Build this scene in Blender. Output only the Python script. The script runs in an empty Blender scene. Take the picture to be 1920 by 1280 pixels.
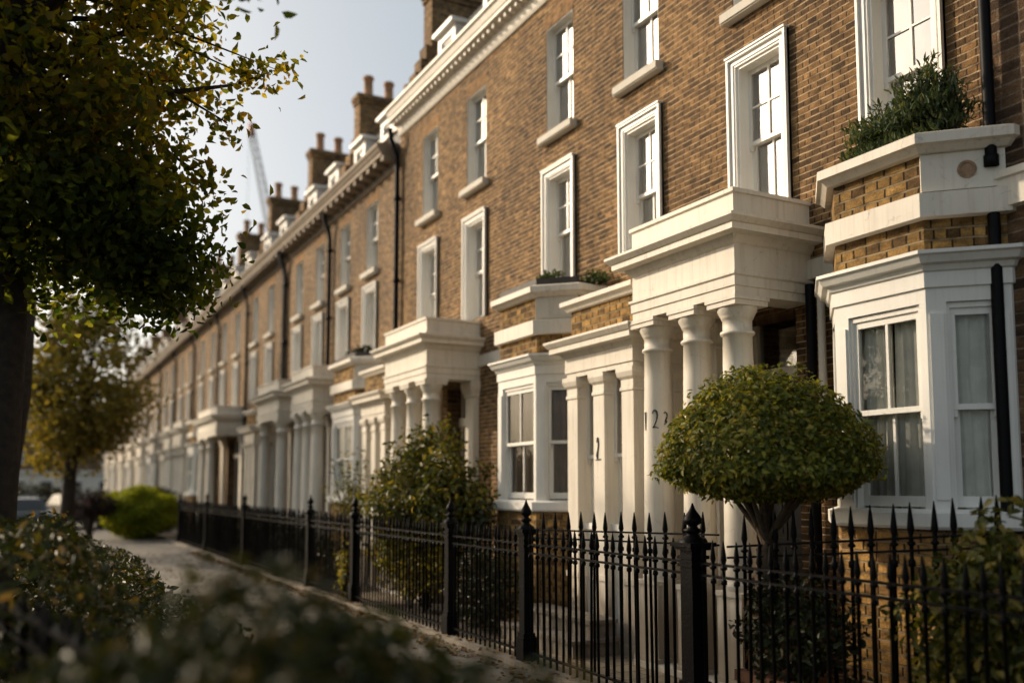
import bpy, math, random
import numpy as np
from mathutils import Vector
R = math.radians
random.seed(7)
RNG = np.random.default_rng(11)
S = bpy.context.scene
COL = S.collection
H = 1.7                      # eye height
D = 6.25                     # plane of the terrace front (x), the street runs along +y
P = 5.35                     # plane of the porch fronts
B = 5.5                      # plane of the bay fronts

# ------------------------------------------------------------------ render
S.render.engine = 'CYCLES'
S.cycles.use_denoising = True
S.cycles.max_bounces = 8
S.cycles.transparent_max_bounces = 12
S.cycles.sample_clamp_indirect = 4.0
S.cycles.caustics_reflective = False
S.cycles.caustics_refractive = False
S.view_settings.view_transform = 'Standard'
S.view_settings.look = 'None'
S.view_settings.gamma = 1.0
S.view_settings.exposure = 0.66

# ------------------------------------------------------------------ nodes
def new_mat(name):
    m = bpy.data.materials.new(name); m.use_nodes = True
    nt = m.node_tree; b = nt.nodes['Principled BSDF']
    return m, nt, b
def N(nt, t, **kw):
    n = nt.nodes.new(t)
    for k, v in kw.items(): setattr(n, k, v)
    return n
def L(nt, a, b): nt.links.new(a, b)
def ramp(nt, fac, stops):
    r = N(nt, 'ShaderNodeValToRGB'); e = r.color_ramp.elements
    while len(e) < len(stops): e.new(0.5)
    for i, (p, c) in enumerate(stops):
        e[i].position = p
        e[i].color = (*(c if isinstance(c, tuple) else (c, c, c)), 1)
    L(nt, fac, r.inputs['Fac']); return r.outputs['Color']
def mixc(nt, fac, a, b, mode='MIX'):
    n = N(nt, 'ShaderNodeMix', data_type='RGBA', blend_type=mode)
    for s, v in ((n.inputs[0], fac), (n.inputs[6], a), (n.inputs[7], b)):
        if isinstance(v, bpy.types.NodeSocket): L(nt, v, s)
        elif isinstance(v, tuple): s.default_value = (*v, 1)
        else: s.default_value = v
    return n.outputs[2]
def noise(nt, vec, scale, detail=4, rough=0.55):
    n = N(nt, 'ShaderNodeTexNoise'); n.inputs['Scale'].default_value = scale
    n.inputs['Detail'].default_value = detail; n.inputs['Roughness'].default_value = rough
    if vec is not None: L(nt, vec, n.inputs['Vector'])
    return n
def mapping(nt, vec, scale=(1, 1, 1), loc=(0, 0, 0)):
    n = N(nt, 'ShaderNodeMapping'); n.inputs['Scale'].default_value = scale; n.inputs['Location'].default_value = loc
    L(nt, vec, n.inputs['Vector']); return n.outputs[0]
def objco(nt): return N(nt, 'ShaderNodeTexCoord').outputs['Object']
def geopos(nt): return N(nt, 'ShaderNodeNewGeometry').outputs['Position']
def bump(nt, b, h, strength, dist):
    n = N(nt, 'ShaderNodeBump'); n.inputs['Strength'].default_value = strength; n.inputs['Distance'].default_value = dist
    L(nt, h, n.inputs['Height']); L(nt, n.outputs[0], b.inputs['Normal']); return n
def math_n(nt, op, a, b):
    n = N(nt, 'ShaderNodeMath', operation=op)
    for s, v in ((n.inputs[0], a), (n.inputs[1], b)):
        if isinstance(v, bpy.types.NodeSocket): L(nt, v, s)
        else: s.default_value = v
    return n.outputs[0]

def brick_mat(name, c1, c2, mortar, row=0.062, width=0.14, msize=0.008, dark=0.5, bs=0.9, rough=0.9, grime=1.0, perp=None):
    m, nt, b = new_mat(name)
    pos = geopos(nt)
    sep = N(nt, 'ShaderNodeSeparateXYZ'); L(nt, pos, sep.inputs[0])
    com = N(nt, 'ShaderNodeCombineXYZ')
    L(nt, math_n(nt, 'SUBTRACT', sep.outputs[1], sep.outputs[0]), com.inputs[0]); L(nt, sep.outputs[2], com.inputs[1])
    wob = noise(nt, com.outputs[0], 9, 2)
    wv = N(nt, 'ShaderNodeVectorMath', operation='MULTIPLY_ADD')
    L(nt, wob.outputs['Color'], wv.inputs[0]); wv.inputs[1].default_value = (0.016, 0.014, 0); L(nt, com.outputs[0], wv.inputs[2])
    br = N(nt, 'ShaderNodeTexBrick', offset=0.5, squash=0.62, squash_frequency=2)
    L(nt, wv.outputs[0], br.inputs['Vector'])
    br.inputs['Scale'].default_value = 1; br.inputs['Brick Width'].default_value = width; br.inputs['Row Height'].default_value = row
    br.inputs['Mortar Size'].default_value = msize; br.inputs['Mortar Smooth'].default_value = 0.35; br.inputs['Bias'].default_value = 0.0
    br.inputs['Color1'].default_value = (0, 0, 0, 1); br.inputs['Color2'].default_value = (1, 1, 1, 1); br.inputs['Mortar'].default_value = (0.5, 0.5, 0.5, 1)
    fine = noise(nt, com.outputs[0], 55, 5, 0.65)
    mid = noise(nt, mapping(nt, com.outputs[0], (1, 2.2, 1)), 7, 3)
    big = noise(nt, mapping(nt, com.outputs[0], (1, 0.45, 1)), 0.8, 5, 0.6)
    mean = tuple((p + q) / 2 for p, q in zip(c1, c2)); soot = tuple(0.65 * q for q in c2)
    tone = ramp(nt, br.outputs['Color'], [(0.0, soot), (0.1, c2), (0.4, mean), (0.9, c1), (1.0, tuple(min(1, 1.2 * p) for p in c1))])
    tone = mixc(nt, br.outputs['Fac'], tone, perp or mortar)
    col = mixc(nt, 1.0, tone, ramp(nt, mid.outputs['Fac'], [(0.3, dark), (0.68, 1.25)]), 'MULTIPLY')
    col = mixc(nt, 1.0, col, ramp(nt, fine.outputs['Fac'], [(0.3, 0.62), (0.7, 1.25)]), 'MULTIPLY')
    col = mixc(nt, grime, col, ramp(nt, big.outputs['Fac'], [(0.32, (0.52, 0.5, 0.5)), (0.62, (1.14, 1.1, 1.03))]), 'MULTIPLY')
    oi = N(nt, 'ShaderNodeObjectInfo')
    col = mixc(nt, 1.0, col, ramp(nt, oi.outputs['Random'], [(0.0, (0.86, 0.86, 0.88)), (1.0, (1.1, 1.06, 1.0))]), 'MULTIPLY')
    if perp:      # wide pale bed joints, the upright joints dark
        s2 = N(nt, 'ShaderNodeSeparateXYZ'); L(nt, wv.outputs[0], s2.inputs[0])
        ping = math_n(nt, 'PINGPONG', s2.outputs[1], row * 0.5)
        bed = ramp(nt, math_n(nt, 'DIVIDE', ping, row * 0.5), [(0.10, 1.0), (0.25, 0.0)])
        col = mixc(nt, math_n(nt, 'MULTIPLY', bed, ramp(nt, mid.outputs['Fac'], [(0.32, 0.3), (0.6, 1.0)])), col, mixc(nt, 1.0, mortar, ramp(nt, big.outputs['Fac'], [(0.3, 0.75), (0.65, 1.1)]), 'MULTIPLY'))
    L(nt, col, b.inputs['Base Color']); b.inputs['Roughness'].default_value = rough
    b.inputs['Specular IOR Level'].default_value = 0.25
    h = math_n(nt, 'ADD', math_n(nt, 'MULTIPLY', br.outputs['Fac'], -1.0), math_n(nt, 'MULTIPLY', fine.outputs['Fac'], 0.9))
    h = math_n(nt, 'ADD', h, math_n(nt, 'MULTIPLY', mid.outputs['Fac'], 0.9))
    bump(nt, b, h, bs, 0.014)
    return m

def paint_mat(name, c, rough=0.55, grime=0.35, bs=0.12, stain=(0.55, 0.47, 0.38), splash=0.0):
    m, nt, b = new_mat(name)
    pos = geopos(nt)
    streak = noise(nt, mapping(nt, pos, (3.5, 3.5, 0.35)), 2.2, 5, 0.65)
    blot = noise(nt, pos, 1.7, 5, 0.6); fine = noise(nt, pos, 60, 4)
    f = math_n(nt, 'MULTIPLY', ramp(nt, streak.outputs['Fac'], [(0.5, 0.0), (0.8, 1.0)]), grime)
    col = mixc(nt, f, c, stain)
    col = mixc(nt, 1.0, col, ramp(nt, blot.outputs['Fac'], [(0.3, 0.9), (0.65, 1.03)]), 'MULTIPLY')
    run = noise(nt, mapping(nt, pos, (14, 14, 0.7)), 1.6, 3, 0.7)
    col = mixc(nt, math_n(nt, 'MULTIPLY', ramp(nt, run.outputs['Fac'], [(0.52, 0.0), (0.7, 1.0)]), grime * 0.7), col, mixc(nt, 1.0, stain, (0.8, 0.8, 0.82), 'MULTIPLY'))
    wv = N(nt, 'ShaderNodeVectorMath', operation='MULTIPLY_ADD'); L(nt, blot.outputs['Color'], wv.inputs[0]); wv.inputs[1].default_value = (0.5, 0.5, 0.5); L(nt, pos, wv.inputs[2])
    vo = N(nt, 'ShaderNodeTexVoronoi', feature='DISTANCE_TO_EDGE'); vo.inputs['Scale'].default_value = 1.3; L(nt, wv.outputs[0], vo.inputs['Vector'])
    crack = math_n(nt, 'MULTIPLY', ramp(nt, vo.outputs['Distance'], [(0.0, 1.0), (0.006, 0.0)]), ramp(nt, streak.outputs['Fac'], [(0.45, 0.0), (0.6, 0.7)]))
    col = mixc(nt, math_n(nt, 'MULTIPLY', crack, grime), col, (0.2, 0.17, 0.14))
    if splash:      # mud splashed up from the ground
        sz = N(nt, 'ShaderNodeSeparateXYZ'); L(nt, pos, sz.inputs[0])
        hgt = math_n(nt, 'ADD', sz.outputs[2], math_n(nt, 'MULTIPLY', streak.outputs['Fac'], -0.9))
        col = mixc(nt, math_n(nt, 'MULTIPLY', ramp(nt, hgt, [(0.0, 1.0), (0.35, 0.0)]), splash), col, (0.30, 0.24, 0.17))
    L(nt, col, b.inputs['Base Color']); b.inputs['Roughness'].default_value = rough
    h = math_n(nt, 'ADD', math_n(nt, 'MULTIPLY', fine.outputs['Fac'], 0.4), blot.outputs['Fac'])
    bump(nt, b, h, bs, 0.01)
    return m

def plain_mat(name, c, rough=0.6, metal=0.0, var=0.2, scale=20, bs=0.1):
    m, nt, b = new_mat(name)
    n = noise(nt, geopos(nt), scale, 4)
    L(nt, mixc(nt, 1.0, c, ramp(nt, n.outputs['Fac'], [(0.3, 1 - var), (0.7, 1 + var)]), 'MULTIPLY'), b.inputs['Base Color'])
    b.inputs['Roughness'].default_value = rough; b.inputs['Metallic'].default_value = metal
    bump(nt, b, n.outputs['Fac'], bs, 0.01)
    return m

def leaf_mat(name, stops, trans=0.35, rough=0.42, clump=None, low=None):
    """stops: colours spread over the leaves at random; clump: colour ramp by place in the crown (older or younger growth)."""
    m, nt, b = new_mat(name)
    g = N(nt, 'ShaderNodeNewGeometry')
    col = ramp(nt, g.outputs['Random Per Island'], stops)
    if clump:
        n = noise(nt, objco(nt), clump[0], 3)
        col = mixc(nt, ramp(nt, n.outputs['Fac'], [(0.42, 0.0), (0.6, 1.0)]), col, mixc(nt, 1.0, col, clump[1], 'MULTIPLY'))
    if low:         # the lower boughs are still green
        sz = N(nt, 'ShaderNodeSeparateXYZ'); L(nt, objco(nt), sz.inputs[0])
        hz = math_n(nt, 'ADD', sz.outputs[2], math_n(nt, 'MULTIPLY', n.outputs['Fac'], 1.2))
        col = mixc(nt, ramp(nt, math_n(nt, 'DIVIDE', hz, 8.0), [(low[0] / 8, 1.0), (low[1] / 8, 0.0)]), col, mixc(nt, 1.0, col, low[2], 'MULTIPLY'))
    L(nt, col, b.inputs['Base Color']); b.inputs['Roughness'].default_value = rough
    b.inputs['Specular IOR Level'].default_value = 0.22
    t = N(nt, 'ShaderNodeBsdfTranslucent'); L(nt, mixc(nt, 1.0, col, (1.5, 1.35, 0.6), 'MULTIPLY'), t.inputs['Color'])
    mx = N(nt, 'ShaderNodeMixShader'); mx.inputs[0].default_value = trans
    L(nt, b.outputs[0], mx.inputs[1]); L(nt, t.outputs[0], mx.inputs[2])
    L(nt, mx.outputs[0], nt.nodes['Material Output'].inputs['Surface'])
    return m

def glass_mat(name, fm=2.6, fa=0.16):
    m, nt, b = new_mat(name)
    fr = N(nt, 'ShaderNodeFresnel'); fr.inputs['IOR'].default_value = 1.62
    w = noise(nt, geopos(nt), 2.3, 2)
    bn = N(nt, 'ShaderNodeBump'); bn.inputs['Strength'].default_value = 0.05; bn.inputs['Distance'].default_value = 0.05
    L(nt, w.outputs['Fac'], bn.inputs['Height'])
    gl = N(nt, 'ShaderNodeBsdfGlossy'); gl.inputs['Roughness'].default_value = 0.015; L(nt, bn.outputs[0], gl.inputs['Normal'])
    tr = N(nt, 'ShaderNodeBsdfTransparent'); tr.inputs['Color'].default_value = (0.94, 0.95, 0.94, 1)
    mx = N(nt, 'ShaderNodeMixShader')
    L(nt, math_n(nt, 'ADD', math_n(nt, 'MULTIPLY', fr.outputs[0], fm), fa), mx.inputs[0]); L(nt, tr.outputs[0], mx.inputs[1]); L(nt, gl.outputs[0], mx.inputs[2])
    L(nt, mx.outputs[0], nt.nodes['Material Output'].inputs['Surface'])
    return m

M = {}
M['brick'] = brick_mat('stock_brick', (0.36, 0.21, 0.088), (0.155, 0.092, 0.043), (0.60, 0.45, 0.28), perp=(0.09, 0.06, 0.035))
M['brick_far'] = brick_mat('far_stock_brick', (0.33, 0.205, 0.095), (0.16, 0.10, 0.05), (0.46, 0.36, 0.25), bs=0.5, perp=(0.12, 0.08, 0.05))
M['brick_yellow'] = brick_mat('yellow_brick', (0.50, 0.31, 0.105), (0.21, 0.125, 0.05), (0.40, 0.30, 0.17), row=0.078, width=0.19, msize=0.010, perp=(0.06, 0.04, 0.02), bs=1.0, dark=0.45)
M['brick_dark'] = brick_mat('sooty_brick', (0.20, 0.12, 0.065), (0.09, 0.055, 0.034), (0.26, 0.2, 0.14), row=0.08, width=0.24)
M['gauged'] = brick_mat('gauged_brick', (0.42, 0.24, 0.10), (0.34, 0.19, 0.08), (0.36, 0.26, 0.15), row=0.34, width=0.075, msize=0.004, grime=0.4)
M['stucco'] = paint_mat('cream_stucco', (0.72, 0.665, 0.57), grime=0.6, splash=0.8)
M['white'] = paint_mat('white_joinery_paint', (0.80, 0.78, 0.73), rough=0.42, grime=0.2, bs=0.05)
M['stone'] = paint_mat('sill_stone', (0.62, 0.58, 0.50), rough=0.8, grime=0.6, bs=0.3)
M['brownstone'] = paint_mat('brown_cornice_stone', (0.24, 0.185, 0.13), rough=0.8, grime=0.5)
M['kerb'] = paint_mat('worn_kerb_stone', (0.23, 0.20, 0.16), rough=0.9, grime=0.8, bs=0.4, stain=(0.10, 0.075, 0.045))
M['slate'] = brick_mat('roof_slate', (0.075, 0.08, 0.09), (0.05, 0.053, 0.06), (0.02, 0.02, 0.022), row=0.16, width=0.25, msize=0.006, bs=0.5, rough=0.6)
M['pot'] = plain_mat('clay_pot', (0.42, 0.22, 0.11), 0.8, var=0.25, scale=8)
M['iron'] = plain_mat('black_iron_paint', (0.004, 0.0038, 0.0045), 0.40, var=0.3, scale=45, bs=0.35)
M['pipe'] = plain_mat('black_pipe_paint', (0.004, 0.004, 0.005), 0.5, var=0.3, scale=25, bs=0.1)
M['door'] = plain_mat('black_door_paint', (0.016, 0.017, 0.02), 0.28, var=0.2, scale=12, bs=0.05)
M['brass'] = plain_mat('old_brass', (0.5, 0.35, 0.12), 0.35, 1.0)
for k, v in (('iron', 0.07), ('pipe', 0.12)): M[k].node_tree.nodes['Principled BSDF'].inputs['Specular IOR Level'].default_value = v
M['glass'] = glass_mat('window_glass')
M['glass_bay'] = glass_mat('bay_window_glass', 0.8, 0.0)
M['curtain'] = plain_mat('pale_curtain', (0.88, 0.86, 0.78), 0.9, var=0.12, scale=6)
M['blind'] = plain_mat('roller_blind', (0.74, 0.72, 0.66), 0.85, var=0.05)
M['curtain_brown'] = plain_mat('brown_curtain', (0.26, 0.19, 0.14), 0.9, var=0.15, scale=6)
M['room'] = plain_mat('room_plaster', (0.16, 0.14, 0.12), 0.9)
M['lead'] = plain_mat('dark_lead', (0.05, 0.042, 0.04), 0.6, var=0.4, scale=10)
M['terracotta'] = plain_mat('terracotta', (0.24, 0.11, 0.06), 0.8, var=0.3, scale=9)
M['bark'] = plain_mat('bark', (0.026, 0.018, 0.012), 0.9, var=0.5, scale=14, bs=0.9)
M['bark_light'] = plain_mat('young_bark', (0.06, 0.04, 0.022), 0.85, var=0.4, scale=30, bs=0.6)
M['steel'] = plain_mat('crane_paint', (0.12, 0.11, 0.1), 0.6)
M['crane_red'] = plain_mat('crane_red_paint', (0.4, 0.12, 0.07), 0.6)
M['ink'] = plain_mat('black_numeral_paint', (0.012, 0.012, 0.012), 0.5)
M['rust'] = plain_mat('rust_stain', (0.30, 0.19, 0.12), 0.9, var=0.4, scale=25)

# ------------------------------------------------------------------ mesh builder
class MB:
    def __init__(s): s.v = []; s.f = []; s.sm = []
    def add(s, vs, fs, smooth=False):
        k = len(s.v); s.v += [tuple(v) for v in vs]; s.f += [tuple(i + k for i in f) for f in fs]; s.sm += [smooth] * len(fs)
    def box(s, x0, x1, y0, y1, z0, z1, mp=None):
        vs = [(x, y, z) for x in (x0, x1) for y in (y0, y1) for z in (z0, z1)]
        if mp: vs = [mp(*v) for v in vs]
        s.add(vs, [(0, 1, 3, 2), (4, 6, 7, 5), (0, 4, 5, 1), (2, 3, 7, 6), (0, 2, 6, 4), (1, 5, 7, 3)])
    def quad(s, a, b, c, d): s.add([a, b, c, d], [(0, 1, 2, 3)])
    def prism(s, pts, z0, z1):
        n = len(pts)
        s.add([(x, y, z0) for x, y in pts] + [(x, y, z1) for x, y in pts],
              [tuple(range(n))[::-1], tuple(range(n, 2 * n))] + [(i, (i + 1) % n, n + (i + 1) % n, n + i) for i in range(n)])
    def sweep(s, path, prof, caps=True):
        """moulding: profile (offset to the right of the path, z) carried round the path with mitred corners"""
        n = len(path); nr = []
        for i in range(n - 1):
            dx, dy = path[i + 1][0] - path[i][0], path[i + 1][1] - path[i][1]; l = math.hypot(dx, dy)
            nr.append((dy / l, -dx / l))
        vs = []
        for i in range(n):
            a = nr[max(i - 1, 0)]; b = nr[min(i, n - 2)]
            k = 1 + a[0] * b[0] + a[1] * b[1]; m = ((a[0] + b[0]) / k, (a[1] + b[1]) / k)
            vs += [(path[i][0] + m[0] * o, path[i][1] + m[1] * o, z) for o, z in prof]
        q = len(prof); fs = []
        for i in range(n - 1):
            for j in range(q - 1): fs.append((i * q + j, i * q + j + 1, (i + 1) * q + j + 1, (i + 1) * q + j))
        if caps: fs += [tuple(range(q))[::-1], tuple(range((n - 1) * q, n * q))]
        s.add(vs, fs)
    def lathe(s, prof, c, n=20, smooth=True):
        vs = []; q = len(prof)
        for i in range(n):
            a = 2 * math.pi * i / n
            vs += [(c[0] + r * math.cos(a), c[1] + r * math.sin(a), c[2] + z) for r, z in prof]
        fs = []
        for i in range(n):
            k = (i + 1) % n
            for j in range(q - 1): fs.append((i * q + j, k * q + j, k * q + j + 1, i * q + j + 1))
        s.add(vs, fs, smooth)
        s.add([vs[i * q + q - 1] for i in range(n)], [tuple(range(n))])
        s.add([vs[i * q] for i in range(n)], [tuple(range(n))[::-1]])
    def tube(s, pts, rad, n=8):
        pts = [Vector(p) for p in pts]
        if not hasattr(rad, '__len__'): rad = [rad] * len(pts)
        vs = []; q = len(pts)
        for i, p in enumerate(pts):
            t = (pts[min(i + 1, q - 1)] - pts[max(i - 1, 0)]).normalized()
            u = t.cross(Vector((0, 0, 1)) if abs(t.z) < 0.95 else Vector((1, 0, 0))).normalized(); w = t.cross(u)
            for k in range(n):
                a = 2 * math.pi * k / n; vs.append(p + (u * math.cos(a) + w * math.sin(a)) * rad[i])
        fs = [(i * n + k, i * n + (k + 1) % n, (i + 1) * n + (k + 1) % n, (i + 1) * n + k) for i in range(q - 1) for k in range(n)]
        s.add(vs, fs, True); s.add(vs[:n], [tuple(range(n))[::-1]]); s.add(vs[-n:], [tuple(range(n))])
    def build(s, name, mat, parent=None, off=(0, 0, 0)):
        me = bpy.data.meshes.new(name)
        me.from_pydata([(v[0] - off[0], v[1] - off[1], v[2] - off[2]) for v in s.v], [], s.f)
        me.polygons.foreach_set('use_smooth', s.sm); me.materials.append(M[mat] if isinstance(mat, str) else mat); me.update()
        o = bpy.data.objects.new(name, me); COL.objects.link(o)
        if parent is not None: o.parent = parent
        return o

def seg(p, q):
    """(u along p->q, v outward, z) -> world"""
    dx, dy = q[0] - p[0], q[1] - p[1]; l = math.hypot(dx, dy); dx /= l; dy /= l
    return (lambda u, v, z: (p[0] + dx * u + dy * v, p[1] + dy * u - dx * v, z)), l

def empty(name, loc, label, cat, group=None):
    o = bpy.data.objects.new(name, None); COL.objects.link(o); o.location = loc
    return tag(o, label, cat, group)
def tag(o, label, cat, group=None):
    o['label'] = label; o['category'] = cat
    if group: o['group'] = group
    return o
def structure(o, kind='structure'): o['kind'] = kind; return o

# ------------------------------------------------------------------ windows
def drape(mb, mp, u0, u1, v, z0, z1, waves, amp, rng):
    n = max(8, int(waves * 8)); ph = rng.random() * 6; ph2 = rng.random() * 6
    vs = []
    for i in range(n + 1):
        t = i / n; u = u0 + (u1 - u0) * t
        w = amp * (math.sin(t * waves * 6.283 + ph) + 0.5 * math.sin(t * waves * 2.3 * 6.283 + ph2))
        for k in range(4):
            zz = z0 + (z1 - z0) * k / 3
            vs.append(mp(u + 0.008 * math.sin(ph + k * 2 + t * 9), v + w * (1.15 - 0.25 * k / 3), zz))
    mb.add(vs, [(i * 4 + k, (i + 1) * 4 + k, (i + 1) * 4 + k + 1, i * 4 + k + 1) for i in range(n) for k in range(3)], True)

def sashes(fr, gl, mp, u0, u1, z0, z1, v, upper=(1, 1), lower=(1, 0), mid=0.5, st=0.045):
    zm = z0 + (z1 - z0) * mid
    for (a, b, vv, bars, up) in ((zm - 0.02, z1, v, upper, True), (z0, zm + 0.02, v - 0.045, lower, False)):
        s2 = st if up else st + 0.012
        fr.box(u0, u0 + s2, vv - 0.04, vv, a, b, mp); fr.box(u1 - s2, u1, vv - 0.04, vv, a, b, mp)
        bot = 0.04 if up else 0.075; top = 0.05 if up else 0.04
        fr.box(u0 + s2, u1 - s2, vv - 0.04, vv - 0.001, a, a + bot, mp); fr.box(u0 + s2, u1 - s2, vv - 0.04, vv - 0.001, b - top, b, mp)
        for i in range(bars[0]):
            uc = u0 + s2 + (u1 - u0 - 2 * s2) * (i + 1) / (bars[0] + 1)
            fr.box(uc - 0.011, uc + 0.011, vv - 0.034, vv - 0.004, a + bot, b - top, mp)
        for i in range(bars[1]):
            zc = a + bot + (b - a - bot - top) * (i + 1) / (bars[1] + 1)
            fr.box(u0 + s2, u1 - s2, vv - 0.032, vv - 0.006, zc - 0.009, zc + 0.009, mp)
        q = [mp(u, vv - 0.02, z) for u, z in ((u0 + s2, a + bot), (u1 - s2, a + bot), (u1 - s2, b - top), (u0 + s2, b - top))]
        gl.quad(*q)
        if up:   # sash horns
            fr.box(u0 + 0.004, u0 + s2 - 0.006, vv - 0.036, vv - 0.004, a - 0.05, a, mp); fr.box(u1 - s2 + 0.006, u1 - 0.004, vv - 0.036, vv - 0.004, a - 0.05, a, mp)

def wall_window(root, off, yc, w, z0, h, kind, rng, x=D):
    p, q = (x, yc + w / 2), (x, yc - w / 2); mp, l = seg(p, q)
    wf = MB(); dp = 0.21
    t, vf = (0.028, 0.004) if kind == 'architrave' else (0.012, -0.008)
    wf.box(0, t, -dp, vf, z0, z0 + h, mp); wf.box(l - t, l, -dp, vf, z0, z0 + h, mp); wf.box(t, l - t, -dp, vf - .001, z0 + h - t, z0 + h, mp)
    if kind == 'architrave':
        for a, b, v in ((-0.1, 0.0, 0.028), (-0.1, -0.075, 0.062), (-0.045, -0.022, 0.04)):
            wf.box(a, b, -0.01, v, z0, z0 + h - a, mp); wf.box(l - b, l - a, -0.01, v, z0, z0 + h - a, mp)
            wf.box(b if b < 0 else 0, l - b if b < 0 else l, -0.01, v - 0.001, z0 + h - b, z0 + h - a, mp)
        wf.box(-0.108, l + 0.108, -0.01, 0.075, z0 + h + 0.101, z0 + h + 0.118, mp)
    win = wf.build('window', 'white', root, off)
    fr, gl, cu = MB(), MB(), MB()
    sashes(fr, gl, mp, t, l - t, z0 + 0.02, z0 + h - t, -0.115)
    fr.box(t, l - t, -dp, -0.1, z0, z0 + 0.022, mp)
    fr.build('sash', 'white', win, off); gl.build('glass', 'glass', win, off)
    if rng.random() < 0.85:
        a = 0.3 + 0.28 * rng.random()
        drape(cu, mp, 0.0, l * a, -0.235, z0, z0 + h, 2.6, 0.022, rng)
        if rng.random() < 0.6: drape(cu, mp, l * (1 - 0.22 - 0.15 * rng.random()), l, -0.235, z0, z0 + h, 1.6, 0.022, rng)
        cu.build('curtain', 'curtain', win, off)
    if rng.random() < 0.5:
        bl = MB(); zb = z0 + h * rng.choice([0.02, 0.3, 0.5, 0.62])
        bl.box(0.03, l - 0.03, -0.236, -0.232, zb, z0 + h, mp); bl.box(0.03, l - 0.03, -0.24, -0.228, zb - 0.02, zb, mp); bl.build('blind', 'blind', win, off)
    if kind == 'sill':
        sb = MB(); sb.box(-0.085, l + 0.085, -0.1, 0.11, z0 - 0.085, z0 + 0.004, mp); sb.box(-0.085, l + 0.085, 0.0, 0.095, z0 - 0.1, z0 - 0.085, mp)
        sb.build('sill', 'stone', win, off)
        gb = MB(); k = 0.07
        gb.add([mp(*v) for v in ((0, .004, z0 + h), (l, .004, z0 + h), (l + k, .004, z0 + h + .2), (-k, .004, z0 + h + .2),
                                 (0, -.02, z0 + h), (l, -.02, z0 + h), (l + k, -.02, z0 + h + .2), (-k, -.02, z0 + h + .2))],
               [(0, 1, 2, 3), (0, 4, 5, 1), (1, 5, 6, 2), (2, 6, 7, 3), (3, 7, 4, 0)])
        gb.build('lintel', 'gauged', win, off)
    return win

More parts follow.
